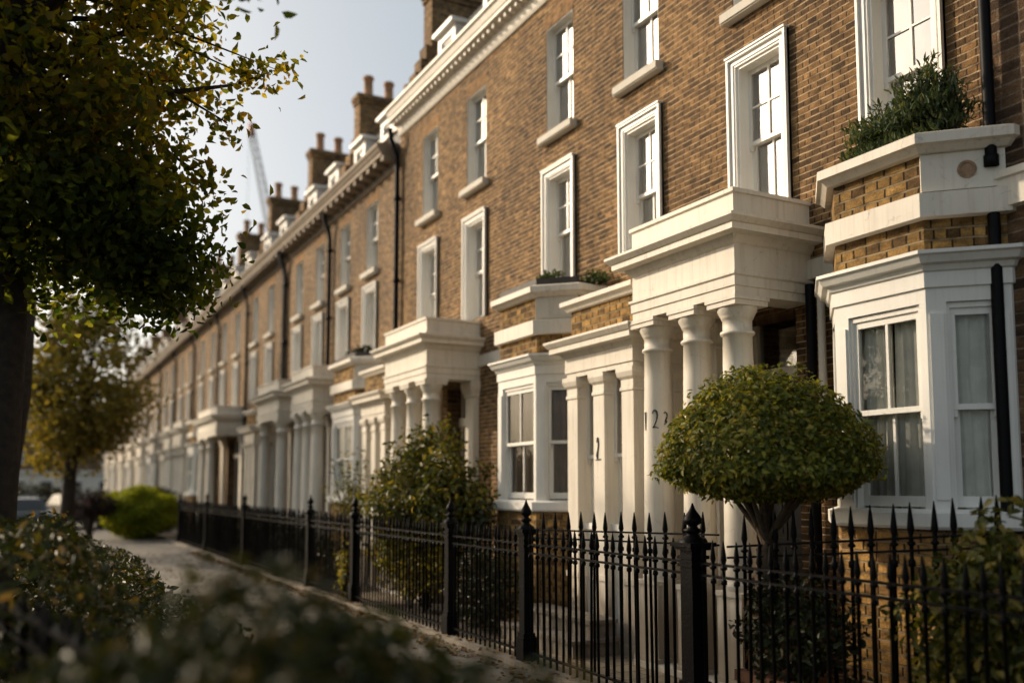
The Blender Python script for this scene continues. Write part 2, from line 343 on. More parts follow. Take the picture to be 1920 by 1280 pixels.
# ------------------------------------------------------------------ ground-floor pieces
def canted_bay(root, off, yn, yf, rng, near=True, c=0.38, bx=B, dx=D, planter=None, curtain='curtain', top='brick'):
    pts = [(dx, yf + c), (bx + c, yf + c), (bx, yf), (bx, yn), (bx + c, yn - c), (dx, yn - c)]
    w = MB(); PW = {1: (0.08, 0.1), 2: (0.13, 0.055), 3: (0.13, 0.08)}
    # corner posts, sill, head and cornice
    w.sweep(pts, [(0.0, 2.98), (0.0, 3.08), (0.018, 3.085), (0.018, 3.19), (0.035, 3.2), (0.05, 3.235), (0.085, 3.245), (0.11, 3.29), (0.13, 3.3), (0.13, 3.325), (0.0, 3.345), (-0.3, 3.345), (-0.3, 2.98)])
    for i in range(5):
        mp, l = seg(pts[i], pts[i + 1])
        if i in (0, 4):
            w.box(0.0, l, -0.1, 0.0, 1.55, 2.98, mp); continue
        pl_, pr_ = PW[i]
        for a, b in ((0.0, pl_), (l - pr_, l)):
            w.box(a, b, -0.1, 0.0, 1.55, 2.98, mp); (w.box(a + 0.02, b - 0.02, 0.0, 0.014, 1.62, 2.9, mp) if b - a > 0.08 else None)
        w.box(pl_, l - pr_, -0.12, -0.02, 2.94, 2.98, mp)
        w.box(pl_, pl_ + 0.02, -0.1, -0.015, 1.55, 2.94, mp); w.box(l - pr_ - 0.02, l - pr_, -0.1, -0.015, 1.55, 2.94, mp)
    bay = w.build('bay_window', 'white', root, off)
    sb = MB(); sb.sweep(pts, [(-0.12, 1.42), (0.06, 1.42), (0.075, 1.44), (0.075, 1.53), (0.0, 1.555), (-0.2, 1.555)]); sb.build('sill', 'white', bay, off)
    bb = MB(); bb.sweep(pts, [(0.0, 0.0), (0.0, 1.425)], False); bb.build('brick_base', 'brick_yellow', bay, off)
    for i in (1, 2, 3):
        mp, l = seg(pts[i], pts[i + 1]); fr, gl, cu = MB(), MB(), MB(); pw, qw = PW[i][0] + 0.02, PW[i][1] + 0.02
        sashes(fr, gl, mp, pw, l - qw, 1.57, 2.94, -0.035, (1 if i == 2 else 0, 0), (1 if i == 2 else 0, 0), 0.5, st=0.036)
        fr.build('sash', 'white', bay, off); gl.build('glass', 'glass_bay', bay, off)
        if i == 2:
            drape(cu, mp, pw * 0.4, l * 0.53, -0.13, 1.5, 2.98, 4.5, 0.02, rng); drape(cu, mp, l * 0.535, l, -0.135, 1.5, 2.98, 3.5, 0.02, rng)
        else: drape(cu, mp, 0.05, l * 0.93, -0.13, 1.5, 2.98, 4, 0.02, rng)
        cu.build('curtain', curtain, bay, off)
    # brick attic with a white band and a coping
    ab = MB(); ab.sweep(pts, [(-0.02, 3.34), (-0.02, 4.06)], False); ab.build('brick_parapet', 'brick_yellow', bay, off)
    bd = MB(); bd.sweep(pts, [(-0.02, 3.57), (0.05, 3.575), (0.05, 3.745), (-0.02, 3.765)]); bd.build('band', 'stucco', bay, off)
    cp = MB(); cp.sweep(pts, [(-0.02, 4.03), (0.03, 4.035), (0.07, 4.075), (0.1, 4.085), (0.1, 4.155), (0.04, 4.18), (-0.15, 4.18)])
    cp.prism([(dx, yf + c - .02), (bx + c + .02, yf + c - .02), (bx + .02, yf - .01), (bx + .02, yn + .01), (bx + c + .02, yn - c + .02), (dx, yn - c + .02)], 4.12, 4.165)
    cp.build('coping', 'stucco', bay, off)
    mp, l = seg(pts[3], pts[4])
    pl = MB(); pl.box(0.0, l, -0.04, 0.004, 3.765, 4.03, mp)
    if top == 'stone':
        pl.box(0.02, 0.17, 0.004, 0.012, 3.78, 4.01, mp); pl.box(0.2, 0.48, 0.004, 0.01, 3.8, 3.9, mp)
    pl.build('stone_panel', 'stone' if top == 'stone' else 'stucco', bay, off)
    if top == 'vent':
        vb = MB(); n = 24; cu_, cz = l * 0.55, 3.9
        for r0, r1, v0 in ((0.045, 0.062, 0.012), (0.0, 0.045, 0.006)):
            vs = []
            for k in range(n):
                a = 6.2832 * k / n
                vs += [mp(cu_ + r1 * math.cos(a), v0, cz + r1 * math.sin(a)), mp(cu_ + r0 * math.cos(a), v0, cz + r0 * math.sin(a)), mp(cu_ + r1 * math.cos(a), 0.0, cz + r1 * math.sin(a))]
            vb.add(vs, [(3 * k, 3 * ((k + 1) % n), 3 * ((k + 1) % n) + 1, 3 * k + 1) for k in range(n)] + [(3 * k + 2, 3 * ((k + 1) % n) + 2, 3 * ((k + 1) % n), 3 * k) for k in range(n)])
        vb.build('round_vent', 'rust', bay, off)
    if planter:
        tr = MB(); tr.sweep(pts[1:5], [(-0.06, 4.17), (-0.02, 4.17), (-0.01, 4.27), (-0.06, 4.275)]); tr.build('lead_tray', 'lead', bay, off)
    return bay

def column(off, parent, x, y, zt=3.36, r0=0.150, r1=0.128):
    c = MB()
    c.box(x - 0.19, x + 0.19, y - 0.19, y + 0.19, 0.0, 0.1); c.box(x - 0.155, x + 0.155, y - 0.155, y + 0.155, 0.1, 0.78)
    c.box(x - 0.172, x + 0.172, y - 0.172, y + 0.172, 0.78, 0.82)
    pr = [(0.165, 0.82), (0.17, 0.85), (0.163, 0.89), (r0, 0.9)]
    for i in range(9):
        t = i / 8; pr.append((r0 + (r1 - r0) * t ** 1.6, 0.92 + (zt - 0.33 - 0.92) * t))
    zz = zt - 0.33
    pr += [(r1 + 0.02, zz + 0.005), (r1 + 0.024, zz + 0.02), (r1 + 0.018, zz + 0.035), (r1, zz + 0.042), (r1, zz + 0.14), (r1 + 0.012, zz + 0.145),
           (r1 + 0.014, zz + 0.16), (r1 + 0.026, zz + 0.18), (r1 + 0.045, zz + 0.215), (r1 + 0.047, zz + 0.245)]
    c.lathe(pr, (x, y, 0), 40)
    a = r1 + 0.058
    c.box(x - a, x + a, y - a, y + a, zt - 0.085, zt - 0.04); c.box(x - a - 0.012, x + a + 0.012, y - a - 0.012, y + a + 0.012, zt - 0.04, zt - 0.003)
    return c.build('column', 'stucco', parent, off)

def porch(root, off, y0, y1, cols, rng, px=P, dx=D, pil=(0, 1)):
    pts = [(dx, y1), (px, y1), (px, y0), (dx, y0)]
    e = MB()
    e.sweep(pts, [(0.0, 3.36), (0.0, 3.435), (0.014, 3.44), (0.014, 3.52), (0.03, 3.535), (0.03, 3.56), (0.0, 3.57), (0.0, 3.80), (0.02, 3.815), (0.05, 3.86),
                  (0.06, 3.875), (0.15, 3.885), (0.15, 3.94), (0.165, 3.945), (0.205, 3.985), (0.205, 4.01), (0.02, 4.045), (0.02, 4.07), (0.0, 4.08), (0.0, 4.255), (0.022, 4.26), (0.022, 4.295), (-0.2, 4.31)], False)
    e.prism([(dx, y1 - .05), (px + .05, y1 - .05), (px + .05, y0 + .05), (dx, y0 + .05)], 4.2, 4.3)
    e.prism([(dx, y1 - .01), (px + .35, y1 - .3), (px + .35, y0 + .3), (dx, y0 + .01)], 3.5, 3.54)
    for a in ((px + .001, px + .34, y0 + .001, y1 - .001), (px + .34, dx, y0 + .001, y0 + .3), (px + .34, dx, y1 - .3, y1 - .001)): e.box(*a, 3.362, 3.53)
    po = e.build('portico', 'stucco', root, off)
    for y in cols: column(off, po, px + 0.17, y)
    if pil:
        for y in [(y0 + 0.17, y1 - 0.17)[i] for i in pil]:
            pb = MB(); pb.box(dx - 0.1, dx, y - 0.14, y + 0.14, 0.0, 3.36); pb.sweep([(dx, y + .14), (dx - .1, y + .14), (dx - .1, y - .14), (dx, y - .14)], [(0, 3.1), (.02, 3.12), (.02, 3.16), (.05, 3.24), (.06, 3.3), (.06, 3.355)])
            pb.build('pilaster', 'stucco', po, off)
    fl = MB(); fl.box(px - 0.05, dx, y0 + 0.02, y1 - 0.02, 0.0, 0.06); fl.build('porch_floor', 'stone', po, off)
    return po

def square_bay(root, off, y0, y1, rng, bx=B, dx=D, cur='curtain_brown'):
    pts = [(dx, y1), (bx, y1), (bx, y0), (dx, y0)]
    w = MB()
    w.sweep(pts, [(0.0, 2.95), (0.0, 3.0), (0.016, 3.005), (0.016, 3.17), (0.03, 3.18), (0.06, 3.225), (0.15, 3.235), (0.15, 3.295), (0.165, 3.3), (0.2, 3.345), (0.2, 3.37), (0.0, 3.41), (-0.3, 3.41), (-0.3, 2.95)])
    bay = w.build('square_bay', 'stucco', root, off)
    pa = MB(); pa.sweep(pts, [(-0.04, 3.4), (-0.04, 3.75)], False); pa.build('brick_parapet', 'brick_yellow', bay, off)
    cp = MB(); cp.sweep(pts, [(-0.06, 3.71), (0.0, 3.72), (0.02, 3.76), (0.06, 3.78), (0.06, 3.83), (-0.2, 3.85)]); cp.prism(pts, 3.78, 3.826); cp.build('coping', 'stucco', bay, off)
    yc = (y0 + y1) / 2
    def pier(x, y, a=0.105):
        p = MB(); p.box(x - a, x + a, y - a, y + a, 0.12, 2.95); p.box(x - a - .03, x + a + .03, y - a - .03, y + a + .03, 0, 0.12)
        p.box(x - a - .018, x + a + .018, y - a - .018, y + a + .018, 0.72, 0.78)
        sq = [(x + a, y + a), (x - a, y + a), (x - a, y - a), (x + a, y - a), (x + a, y + a)]
        p.sweep(sq, [(0, 2.7), (.014, 2.71), (.014, 2.74), (0.004, 2.75), (0.004, 2.82), (.03, 2.85), (.045, 2.9), (.045, 2.948)], False)
        return p.build('pier', 'stucco', bay, off)
    for y in (y1 - 0.11, yc, y0 + 0.11): pier(bx + 0.11, y)
    pier(dx - 0.12, y0 + 0.11)
    for (pp, qq, nm) in (((bx + .1, y1 - .215), (bx + .1, yc + .105), 'x'), ((bx + .1, yc - .105), (bx + .1, y0 + .215), 'x'), ((bx + .215, y0 + .1), (dx - .225, y0 + .1), 'x')):
        mp, l = seg(pp, qq)
        if l < 0.12: continue
        b2 = MB(); b2.box(0, l, -0.1, -0.02, 0, 1.25, mp); b2.build('apron', 'white', bay, off)
        fr, gl, cu = MB(), MB(), MB()
        fr.box(0, l, -0.1, 0.02, 1.25, 1.32, mp)
        sashes(fr, gl, mp, 0.0, l, 1.32, 2.94, -0.03, (0, 0), (0, 0), 0.45, st=0.035)
        fr.build('sash', 'white', bay, off); gl.build('glass', 'glass', bay, off)
        drape(cu, mp, 0.0, l, -0.2, 1.2, 2.95, 2, 0.015, rng); cu.build('curtain', cur, bay, off)
    return bay

def door(root, off, y0, y1, x=D + 0.28, z0=0.06):
    d = MB(); d.box(x, x + 0.05, y0, y1, z0, 2.72)
    w = y1 - y0
    for a, b in ((0.1, 0.46), (0.54, 0.9)):
        for za, zb in ((0.25, 1.05), (1.2, 1.95), (2.08, 2.55)):
            ya, yb = y0 + w * a, y0 + w * b
            d.sweep([(ya, za), (yb, za), (yb, zb), (ya, zb), (ya, za)], [(0, 0)], False) if False else None
            d.box(x - 0.012, x, ya, ya + 0.025, za, zb); d.box(x - 0.012, x, yb - 0.025, yb, za, zb)
            d.box(x - 0.012, x, ya + .025, yb - .025, za, za + 0.025); d.box(x - 0.012, x, ya + .025, yb - .025, zb - 0.025, zb)
            d.box(x - 0.008, x, ya + 0.06, yb - 0.06, za + 0.06, zb - 0.06)
    dr = d.build('door', 'door', root, off)
    h = MB(); h.lathe([(0.0, -0.03), (0.022, -0.02), (0.03, 0.0), (0.022, 0.02), (0.0, 0.03)], (x - 0.035, y0 + 0.1, 1.1), 12); h.build('handle', 'brass', dr, off)
    f = MB(); f.box(x - 0.08, x + 0.05, y0 - 0.005, y1 + 0.005, 2.72, 2.86); f.box(x - 0.02, x + 0.05, y0 - .06, y0, z0, 3.4); f.box(x - 0.02, x + 0.05, y1, y1 + .06, z0, 3.4)
    f.build('door_frame', 'stucco', dr, off)
    g = MB(); g.box(x + 0.02, x + 0.028, y0, y1, 2.86, 3.4); g.build('fanlight', 'glass_bay', dr, off)
    return dr

# ------------------------------------------------------------------ houses
def house(y0, y1, tall, wins, ground, label, group, far=False, dx=D, pipe=True, dormers=True, stack=True, big_stack=False, openings=True, seed=1, cond=True, depth=7.0):
    rng = random.Random(seed); off = (dx, y0, 0)
    root = empty('terraced_house', off, label, 'house', group)
    zt = 8.7 if tall else 8.1                      # top of the brickwork
    op = []
    f1, h1 = 4.36, 1.58 if tall else 1.42
    f2, h2 = (6.52, 1.56) if tall else (6.17, 1.45)
    ww, w2 = 0.62, 0.70
    if openings:
        for yc in wins: op += [(yc - ww / 2, yc + ww / 2, f1, f1 + h1), (yc - w2 / 2, yc + w2 / 2, f2, f2 + h2)]
    for g in ground:
        if g[0] == 'bay': op.append((g[1] - 0.28, g[2] + 0.28, 1.5, 2.96))
        if g[0] == 'square': op.append((g[1] + 0.1, g[2] - 0.1, 0.3, 2.92))
        if g[0] == 'porch' and g[4]: op.append((g[4][0], g[4][1], 0.0, 3.36))
    ys = sorted({y0, y1} | {v for o in op for v in o[:2]}); zs = sorted({0.0, zt} | {v for o in op for v in o[2:]})
    w = MB()
    for a, b in zip(ys, ys[1:]):
        for c, d in zip(zs, zs[1:]):
            cy, cz = (a + b) / 2, (c + d) / 2
            if any(o[0] < cy < o[1] and o[2] < cz < o[3] for o in op) or b - a < 1e-4: continue
            w.quad((dx, b, c), (dx, a, c), (dx, a, d), (dx, b, d))
    w.quad((dx, y0, 0), (dx + depth, y0, 0), (dx + depth, y0, zt), (dx, y0, zt)); w.quad((dx + depth, y1, 0), (dx, y1, 0), (dx, y1, zt), (dx + depth, y1, zt))
    w.quad((dx + depth, y0, 0), (dx + depth, y1, 0), (dx + depth, y1, zt), (dx + depth, y0, zt))
    w.build('wall', 'brick_far' if far else 'brick', root, off)
    # rooms behind the windows: plain partitions
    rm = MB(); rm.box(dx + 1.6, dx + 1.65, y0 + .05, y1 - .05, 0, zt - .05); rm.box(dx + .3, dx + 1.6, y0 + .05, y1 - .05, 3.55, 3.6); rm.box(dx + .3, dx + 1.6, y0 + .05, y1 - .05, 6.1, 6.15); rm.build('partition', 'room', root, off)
    if openings:
        for yc in wins:
            wall_window(root, off, yc, ww, f1, h1, 'architrave', rng, dx); wall_window(root, off, yc, w2, f2, h2, 'sill', rng, dx)
    # string course
    sc = MB(); sc.sweep([(dx, y1 - .003), (dx, y0 + .003)], [(-0.02, 3.57), (0.045, 3.575), (0.045, 3.745), (0.0, 3.765)]); sc.build('string_course', 'stucco', root, off)
    # eaves cornice
    k = MB(); p2 = [(dx, y1 - .002), (dx, y0 + (.2 if y0 == 16.4 else .002))]
    if tall:
        k.sweep(p2, [(-0.02, 8.48), (0.025, 8.49), (0.045, 8.53), (0.06, 8.58), (0.08, 8.66), (0.25, 8.74), (0.25, 8.79), (0.265, 8.8), (0.30, 8.91), (0.33, 8.92), (0.33, 8.97), (-0.1, 9.0)])
        for i in range(int((y1 - y0) / 0.17)):
            y = y0 + 0.1 + i * 0.17; k.box(dx - 0.2, dx - 0.075, y, y + 0.05, 8.655, 8.715)
    else:
        k.sweep(p2, [(-0.02, 7.9), (0.03, 7.91), (0.05, 7.94), (0.03, 7.97), (0.04, 8.12), (0.33, 8.14), (0.33, 8.22), (0.35, 8.23), (0.39, 8.31), (0.41, 8.32), (0.41, 8.39), (-0.1, 8.47)])
        for i in range(int((y1 - y0) / 0.42)):
            y = y0 + 0.12 + i * 0.42; k.box(dx - 0.31, dx - 0.036, y, y + 0.14, 8.03, 8.13)
    k.build('cornice', 'stucco' if tall else 'brownstone', root, off)
    # mansard roof
    ze = 8.88 if tall else 8.4
    rf = MB(); prof = [(0.03, ze - 0.3), (0.05, ze + 0.3), (0.95, ze + 1.75), (3.2, ze + 2.1), (depth, ze - 0.3)]
    vs = [(dx + a, y, z) for y in (y0 + .004, y1 - .004) for a, z in prof]; n = len(prof)
    rf.add(vs, [(i + 1, i, n + i, n + i + 1) for i in range(n - 1)] + [tuple(range(n)), tuple(range(n, 2 * n))[::-1]])
    rf.box(dx + 0.02, dx + 0.2, y0 + .003, y1 - .003, ze - 0.1, ze + 0.34)
    roof = rf.build('roof', 'slate', root, off)
    vb = MB(); vb.sweep([(dx + .02, y1 - .1), (dx + .02, y0 + .1)], [(0, ze + .3), (.05, ze + .3), (.05, ze + .4), (-.22, ze + .42)]); vb.build('parapet_coping', 'stucco', roof, off)
    if dormers:
        for yc in (wins if wins else [(y0 + y1) / 2]):
            d = MB(); a = 0.37; xz = dx + 0.3; z0, z1 = ze + 0.3, ze + 1.15
            mp, l = seg((xz, yc + a), (xz, yc - a))
            d.box(0, .12, -.1, 0, z0, z1, mp); d.box(l - .12, l, -.1, 0, z0, z1, mp); d.box(.12, l - .12, -.1, 0, z1 - .14, z1, mp); d.box(.12, l - .12, -.1, 0.02, z0, z0 + .1, mp)
            d.box(-.06, l + .06, -1.2, 0.1, z1 + .002, z1 + .07, mp); d.box(-.03, l + .03, -1.1, 0.05, z1 + .07, z1 + .1, mp)
            d.box(0.003, .05, -1.0, -.1, z0, z1, mp); d.box(l - .05, l - .003, -1.0, -.1, z0, z1, mp)
            dm = d.build('dormer', 'white', roof, off)
            dm.parent = root
            fr, gl = MB(), MB(); sashes(fr, gl, mp, .12, l - .12, z0 + .1, z1 - .14, -.04, (0, 0), (0, 0), st=.04)
            fr.build('sash', 'white', dm, off); gl.build('glass', 'glass', dm, off)
    if stack:
        c = MB(); xa, xb = dx + 0.55, dx + (2.1 if not big_stack else 3.6); zt2 = ze + 2.75 - (0.35 if big_stack else 0)
        ya, yb = y1 - 0.2, y1 + 0.2
        c.box(xa, xb, ya, yb, ze - 0.2, zt2 - .25)
        c.sweep([(xa, yb), (xa, ya), (xb, ya), (xb, yb), (xa, yb)][::1], [(0, zt2 - .25), (.04, zt2 - .24), (.04, zt2 - .16), (.08, zt2 - .15), (.08, zt2 - .04), (.0, zt2)], False)
        c.prism([(xa, ya), (xb, ya), (xb, yb), (xa, yb)], zt2 - .1, zt2)
        # stepped verge below the stack
        for i in range(4): c.box(dx + .12 + .11 * i, dx + .24 + .11 * i, ya + .03, yb - .03, ze + .1, ze + .62 + i * 0.3)
        ch = c.build('chimney', 'brick', root, off)
        npots = 3 if not big_stack else 6
        for i in range(npots):
            pb = MB(); xx = xa + 0.28 + i * (xb - xa - .5) / (npots - 1)
            hh = 0.52 * (1 if i % 2 == 0 else 0.92)
            pb.lathe([(0.13, 0.0), (0.135, 0.06), (0.115, 0.09), (0.105, hh - .1), (0.135, hh - .08), (0.135, hh - .02), (0.12, hh), (0.09, hh), (0.085, hh - .3)], (xx, (ya + yb) / 2, zt2 - .005), 14)
            pb.build('chimney_pot', 'pot', ch, off)
    if pipe:
        for dy in ((0.0,) if not isinstance(pipe, tuple) else pipe):
            pp = MB(); yp = y1 - 0.06 + dy; xp = dx - 0.085; ztop = (8.35 if tall else 7.9)
            pp.tube([(dx - 0.24, yp, ztop + .25), (dx - 0.22, yp, ztop + .05), (xp - .02, yp, ztop - .25), (xp, yp, ztop - .4), (xp, yp, 4.4), (xp, yp, 0.1)], 0.05, 10)
            for z in (7.2, 5.6, 4.0, 2.2): pp.lathe([(0.05, 0), (0.068, .005), (0.068, .09), (0.05, .095)], (xp, yp, z), 10); pp.box(xp, dx, yp - .012, yp + .012, z + .03, z + .06)
            pp.build('drainpipe', 'pipe', root, off)
    for g in ground:
        if g[0] == 'bay': canted_bay(root, off, g[1], g[2], rng, dx=dx, **g[3])
        elif g[0] == 'square': square_bay(root, off, g[1], g[2], rng, dx=dx)
        elif g[0] == 'porch':
            porch(root, off, g[1], g[2], g[3], rng, dx=dx, pil=g[5] if len(g) > 5 else (0, 1))
            if g[4]:
                a, b = g[4]; door(root, off, a + .06, b - .06, dx + .28)
                jb = MB(); jb.box(dx + .002, dx + .3, a - .002, a + .004, 0, 3.36); jb.box(dx + .002, dx + .3, b - .004, b + .002, 0, 3.36); jb.box(dx + .002, dx + .3, a, b, 3.33, 3.36); jb.build('doorway', 'brick_dark', root, off)
    return root

G = 'brick terraced houses along the street'
hA = house(4.0, 7.6, True, [4.95, 6.6], [('bay', 4.24, 5.05, dict(top='vent')), ('porch', 6.0, 7.5, [5.98 + .19, 6.72, 7.33], (6.2, 7.05), (1,))],
           'brick terraced house whose portico columns carry black numerals, between topiary and square bay', G, pipe=False, seed=3)
hB = house(7.6, 11.9, True, [8.55, 10.4], [('square', 7.72, 9.02), ('bay', 9.75, 10.75, dict(planter=True, curtain='curtain_brown', top='stone'))],
           'brick terraced house with square bay and dark planter tray, left of the numbered portico', G, pipe=False, seed=5)
hC = house(11.9, 16.4, True, [13.0, 14.9], [('porch', 12.85, 14.65, [13.05, 13.72, 14.4], (13.3, 14.1)), ('square', 15.05, 16.25)],
           'brick terraced house behind the big loose shrub, last with the taller white cornice', G, seed=8)
hD = house(16.4, 20.8, False, [18.0, 19.8], [('bay', 16.75, 18.1, dict(planter=True, top='stone')), ('porch', 19.05, 20.75, [19.22, 19.9, 20.58], (19.6, 20.3))],
           'brick terraced house just beyond the drop in the roofline, with canted bay', G, far=True, seed=9)
hE = house(20.8, 24.9, False, [21.8, 23.7], [('porch', 22.0, 24.2, [22.2, 24.0], (22.8, 23.6))],
           'brick terraced house with a two-column porch right of the broad double drainpipe', G, far=True, pipe=(0.0, 0.14), seed=12)
hF = house(24.9, 29.7, False, [26.8, 28.8], [('square', 25.2, 26.4)],
           'brick terraced house just left of the broad double drainpipe', G, far=True, seed=13)
hG = house(29.7, 34.5, False, [31.5, 33.8], [('porch', 29.95, 33.4, [31.7, 33.1], (30.15, 32.7))],  # doorway widened, its black door stands in for the porch's shade
           'brick terraced house with the wide white porch standing free on two columns', G, far=True, seed=14)
hH = house(34.5, 40.0, False, [36.0, 38.3], [('bay', 35.2, 36.5, {}), ('porch', 37.2, 39.4, [37.4, 38.3, 39.2], (37.9, 38.7))],
           'first brick terraced house beyond the wide free-standing white porch', G, far=True, seed=15)
far_labels = ['blurred brick terraced house topped by the broad brown chimney wall', 'blurred brick terraced house just beyond the broad brown chimney wall',
              'blurred brick terraced house, third beyond the broad chimney wall', 'blurred brick terraced house, fourth beyond the broad chimney wall',
              'blurred brick terraced house, third from the far end of the row', 'blurred brick terraced house, next to last at the far end of the row', 'last blurred brick house at the far left end of the row']
yy = 40.0
for i, lb in enumerate(far_labels):
    y2 = yy + 5.2
    house(yy, y2, False, [yy + 1.5, yy + 3.7], [('porch', yy + .3, yy + 2.1, [yy + .5, yy + 1.2, yy + 1.9], (yy + .8, yy + 1.6)), ('bay' if i % 2 else 'square', yy + 3.0, yy + 4.3) + (({},) if i % 2 else ())],
          lb, G, far=True, seed=20 + i, big_stack=(i in (0, 2)))
    yy = y2
# near house, mostly out of the frame, its front one step nearer the street
def near_house():
    x = 5.9; off = (x, 4.0, 0)
    root = empty('terraced_house', off, 'brick terraced house at the right edge, mostly cut off behind the black drainpipe', 'house', G)
    w = MB(); w.box(x, x + 8, -3.0, 3.985, 0, 9.2); w.build('wall', 'brick_dark', root, off)
    sc = MB(); sc.sweep([(x, 3.98), (x, -2.9)], [(-0.01, 3.6), (0.06, 3.61), (0.06, 3.80), (0.08, 3.81), (0.08, 3.86), (0.0, 3.88)]); sc.build('string_course', 'stucco', root, off)
    pp = MB(); xp, yp = 5.815, 3.92
    pp.tube([(xp, yp, 9.3), (xp, yp, 3.9)], 0.04, 12)
    pp.tube([(xp, yp, 3.58), (xp, yp, 0.05)], 0.04, 12)
    for z in (6.6, 3.9): pp.lathe([(0.04, 0), (0.05, .005), (0.05, .08), (0.04, .085)], (xp, yp, z), 12)
    pp.build('drainpipe', 'pipe', root, off)
near_house()

# overflow pipe in the porch corner of the first house
pp = MB(); pp.tube([(6.13, 5.9, 3.5), (6.13, 5.9, 0.1)], 0.045, 12); pp.build('drainpipe', 'pipe', hA, (D, 4.0, 0))
pp = MB(); pp.tube([(6.13, 5.78, 3.5), (6.13, 5.78, 2.3)], 0.035, 12); pp.build('overflow_pipe', 'stucco', hA, (D, 4.0, 0))

# painted numerals
def strokes(name, lines, place, r, parent, off):
    mb = MB()
    for ln in lines:
        pts = []
        for (a, b) in zip(ln, ln[1:]):
            for k in range(4): t = k / 4; pts.append(place(a[0] + (b[0] - a[0]) * t, a[1] + (b[1] - a[1]) * t))
        pts.append(place(*ln[-1])); n = len(pts)
        mb.tube(pts, [r * (0.55 + 0.75 * math.sin(math.pi * (i + 0.7) / (n + 0.4))) for i in range(n)], 6)
    return mb.build(name, 'ink', parent, off)
TWO = [(0.0, .8), (.1, .95), (.3, 1.0), (.5, .93), (.58, .75), (.5, .5), (.3, .25), (.05, .02), (.3, .06), (.7, .0)]
TWO_S = [(0.0, .9), (.2, 1.0), (.45, .9), (.5, .7), (.35, .5), (.15, .3), (.45, .35), (.3, .2), (0, .1)]
ONE = [(0.0, .8), (.15, 1.0), (.15, .0)]
porchA = [c for c in hA.children if c.name.startswith('portico')][0]
squareB = [c for c in hB.children if c.name.startswith('square_bay')][0]
CX, CY = P + .17, 7.33
def on_col(a0, z0, w, h):
    def f(u, v):
        a = a0 + u * w / 0.142; return (CX + 0.1415 * math.cos(a), CY + 0.1415 * math.sin(a), z0 + v * h)
    return f
A0 = math.pi + math.atan2(7.33, 5.52)      # side of the column towards the street corner
strokes('numeral', [TWO], on_col(A0 - 0.42, 2.28, 0.085, 0.175), 0.0075, porchA, (D, 4.0, 0))
strokes('numeral', [TWO_S], on_col(A0 + 0.38, 2.30, 0.075, 0.135), 0.006, porchA, (D, 4.0, 0))
strokes('numeral', [ONE], on_col(A0 - 1.12, 2.26, 0.06, 0.18), 0.006, porchA, (D, 4.0, 0))
strokes('numeral', [[(.1, .8), (.2, 1.0), (.4, 1.0), (.45, .7), (.3, .4), (.25, .05), (.05, .2), (.12, .4)], [(-.1, .02), (.9, .04)]], lambda u, v: (B + 0.002, 8.42 - u * 0.1, 2.0 + v * 0.24), 0.007, squareB, (D, 7.6, 0))

# ------------------------------------------------------------------ ground
def sheet(name, x0, x1, y0, y1, z, mat):
    m = MB(); m.quad((x0, y0, z), (x1, y0, z), (x1, y1, z), (x0, y1, z)); return structure(m.build(name, mat))
def slab_mat(name, c1, c2, mortar, w, h, rough=0.75, leafy=0.25):
    m, nt, b = new_mat(name); pos = geopos(nt)
    br = N(nt, 'ShaderNodeTexBrick', offset=0.5); L(nt, pos, br.inputs['Vector']); br.inputs['Scale'].default_value = 1
    br.inputs['Brick Width'].default_value = w; br.inputs['Row Height'].default_value = h; br.inputs['Mortar Size'].default_value = 0.008
    br.inputs['Color1'].default_value = (*c1, 1); br.inputs['Color2'].default_value = (*c2, 1); br.inputs['Mortar'].default_value = (*mortar, 1)
    a = noise(nt, pos, 2.2, 5); f = noise(nt, pos, 40, 4)
    col = mixc(nt, 1, br.outputs['Color'], ramp(nt, a.outputs['Fac'], [(0.3, 0.6), (0.7, 1.2)]), 'MULTIPLY')
    col = mixc(nt, 1, col, ramp(nt, f.outputs['Fac'], [(0.3, 0.75), (0.7, 1.2)]), 'MULTIPLY')
    L(nt, col, b.inputs['Base Color']); b.inputs['Roughness'].default_value = rough
    bump(nt, b, math_n(nt, 'ADD', math_n(nt, 'MULTIPLY', br.outputs['Fac'], -1), f.outputs['Fac']), 0.5, 0.008)
    return m
M['soil'] = plain_mat('soil', (0.055, 0.042, 0.028), 0.95, var=0.6, scale=12, bs=0.8)
M['ground'] = plain_mat('rough_grass_ground', (0.05, 0.055, 0.03), 0.95, var=0.5, scale=4, bs=0.6)
M['flags'] = slab_mat('flagstones', (0.22, 0.195, 0.16), (0.155, 0.14, 0.118), (0.06, 0.05, 0.04), 0.62, 0.85)
M['tiles'] = slab_mat('garden_tiles', (0.40, 0.32, 0.22), (0.31, 0.25, 0.18), (0.10, 0.08, 0.06), 0.3, 0.3)
M['asphalt'] = plain_mat('asphalt', (0.05, 0.05, 0.052), 0.9, var=0.3, scale=60)
sheet('ground', -400, 400, -200, 600, -0.13, 'ground')
sheet('road', -9.0, -2.2, -60, 300, -0.126, 'asphalt')
sheet('cross_road', -200, 200, 84, 91, -0.122, 'asphalt')
pv = MB(); pv.box(1.3, 4.24, -20, 83.5, -0.12, 0.0); structure(pv.build('pavement', 'flags'))
kb = MB(); kb.box(-2.2, 1.296, -20, 83.5, -0.12, -0.01); structure(kb.build('verge', 'soil'))
gs = MB(); gs.box(4.5, 6.26, -3, 76.4, -0.12, 0.004); structure(gs.build('garden_soil', 'soil'))
sheet('garden_path', 4.52, 6.2, 5.6, 9.4, 0.01, 'tiles'); sheet('garden_path', 4.52, 6.2, 12.9, 14.6, 0.01, 'tiles')
pl = MB(); pl.box(4.243, 4.497, -3, 40, -0.12, 0.05); structure(pl.build('kerb_strip', 'kerb'))

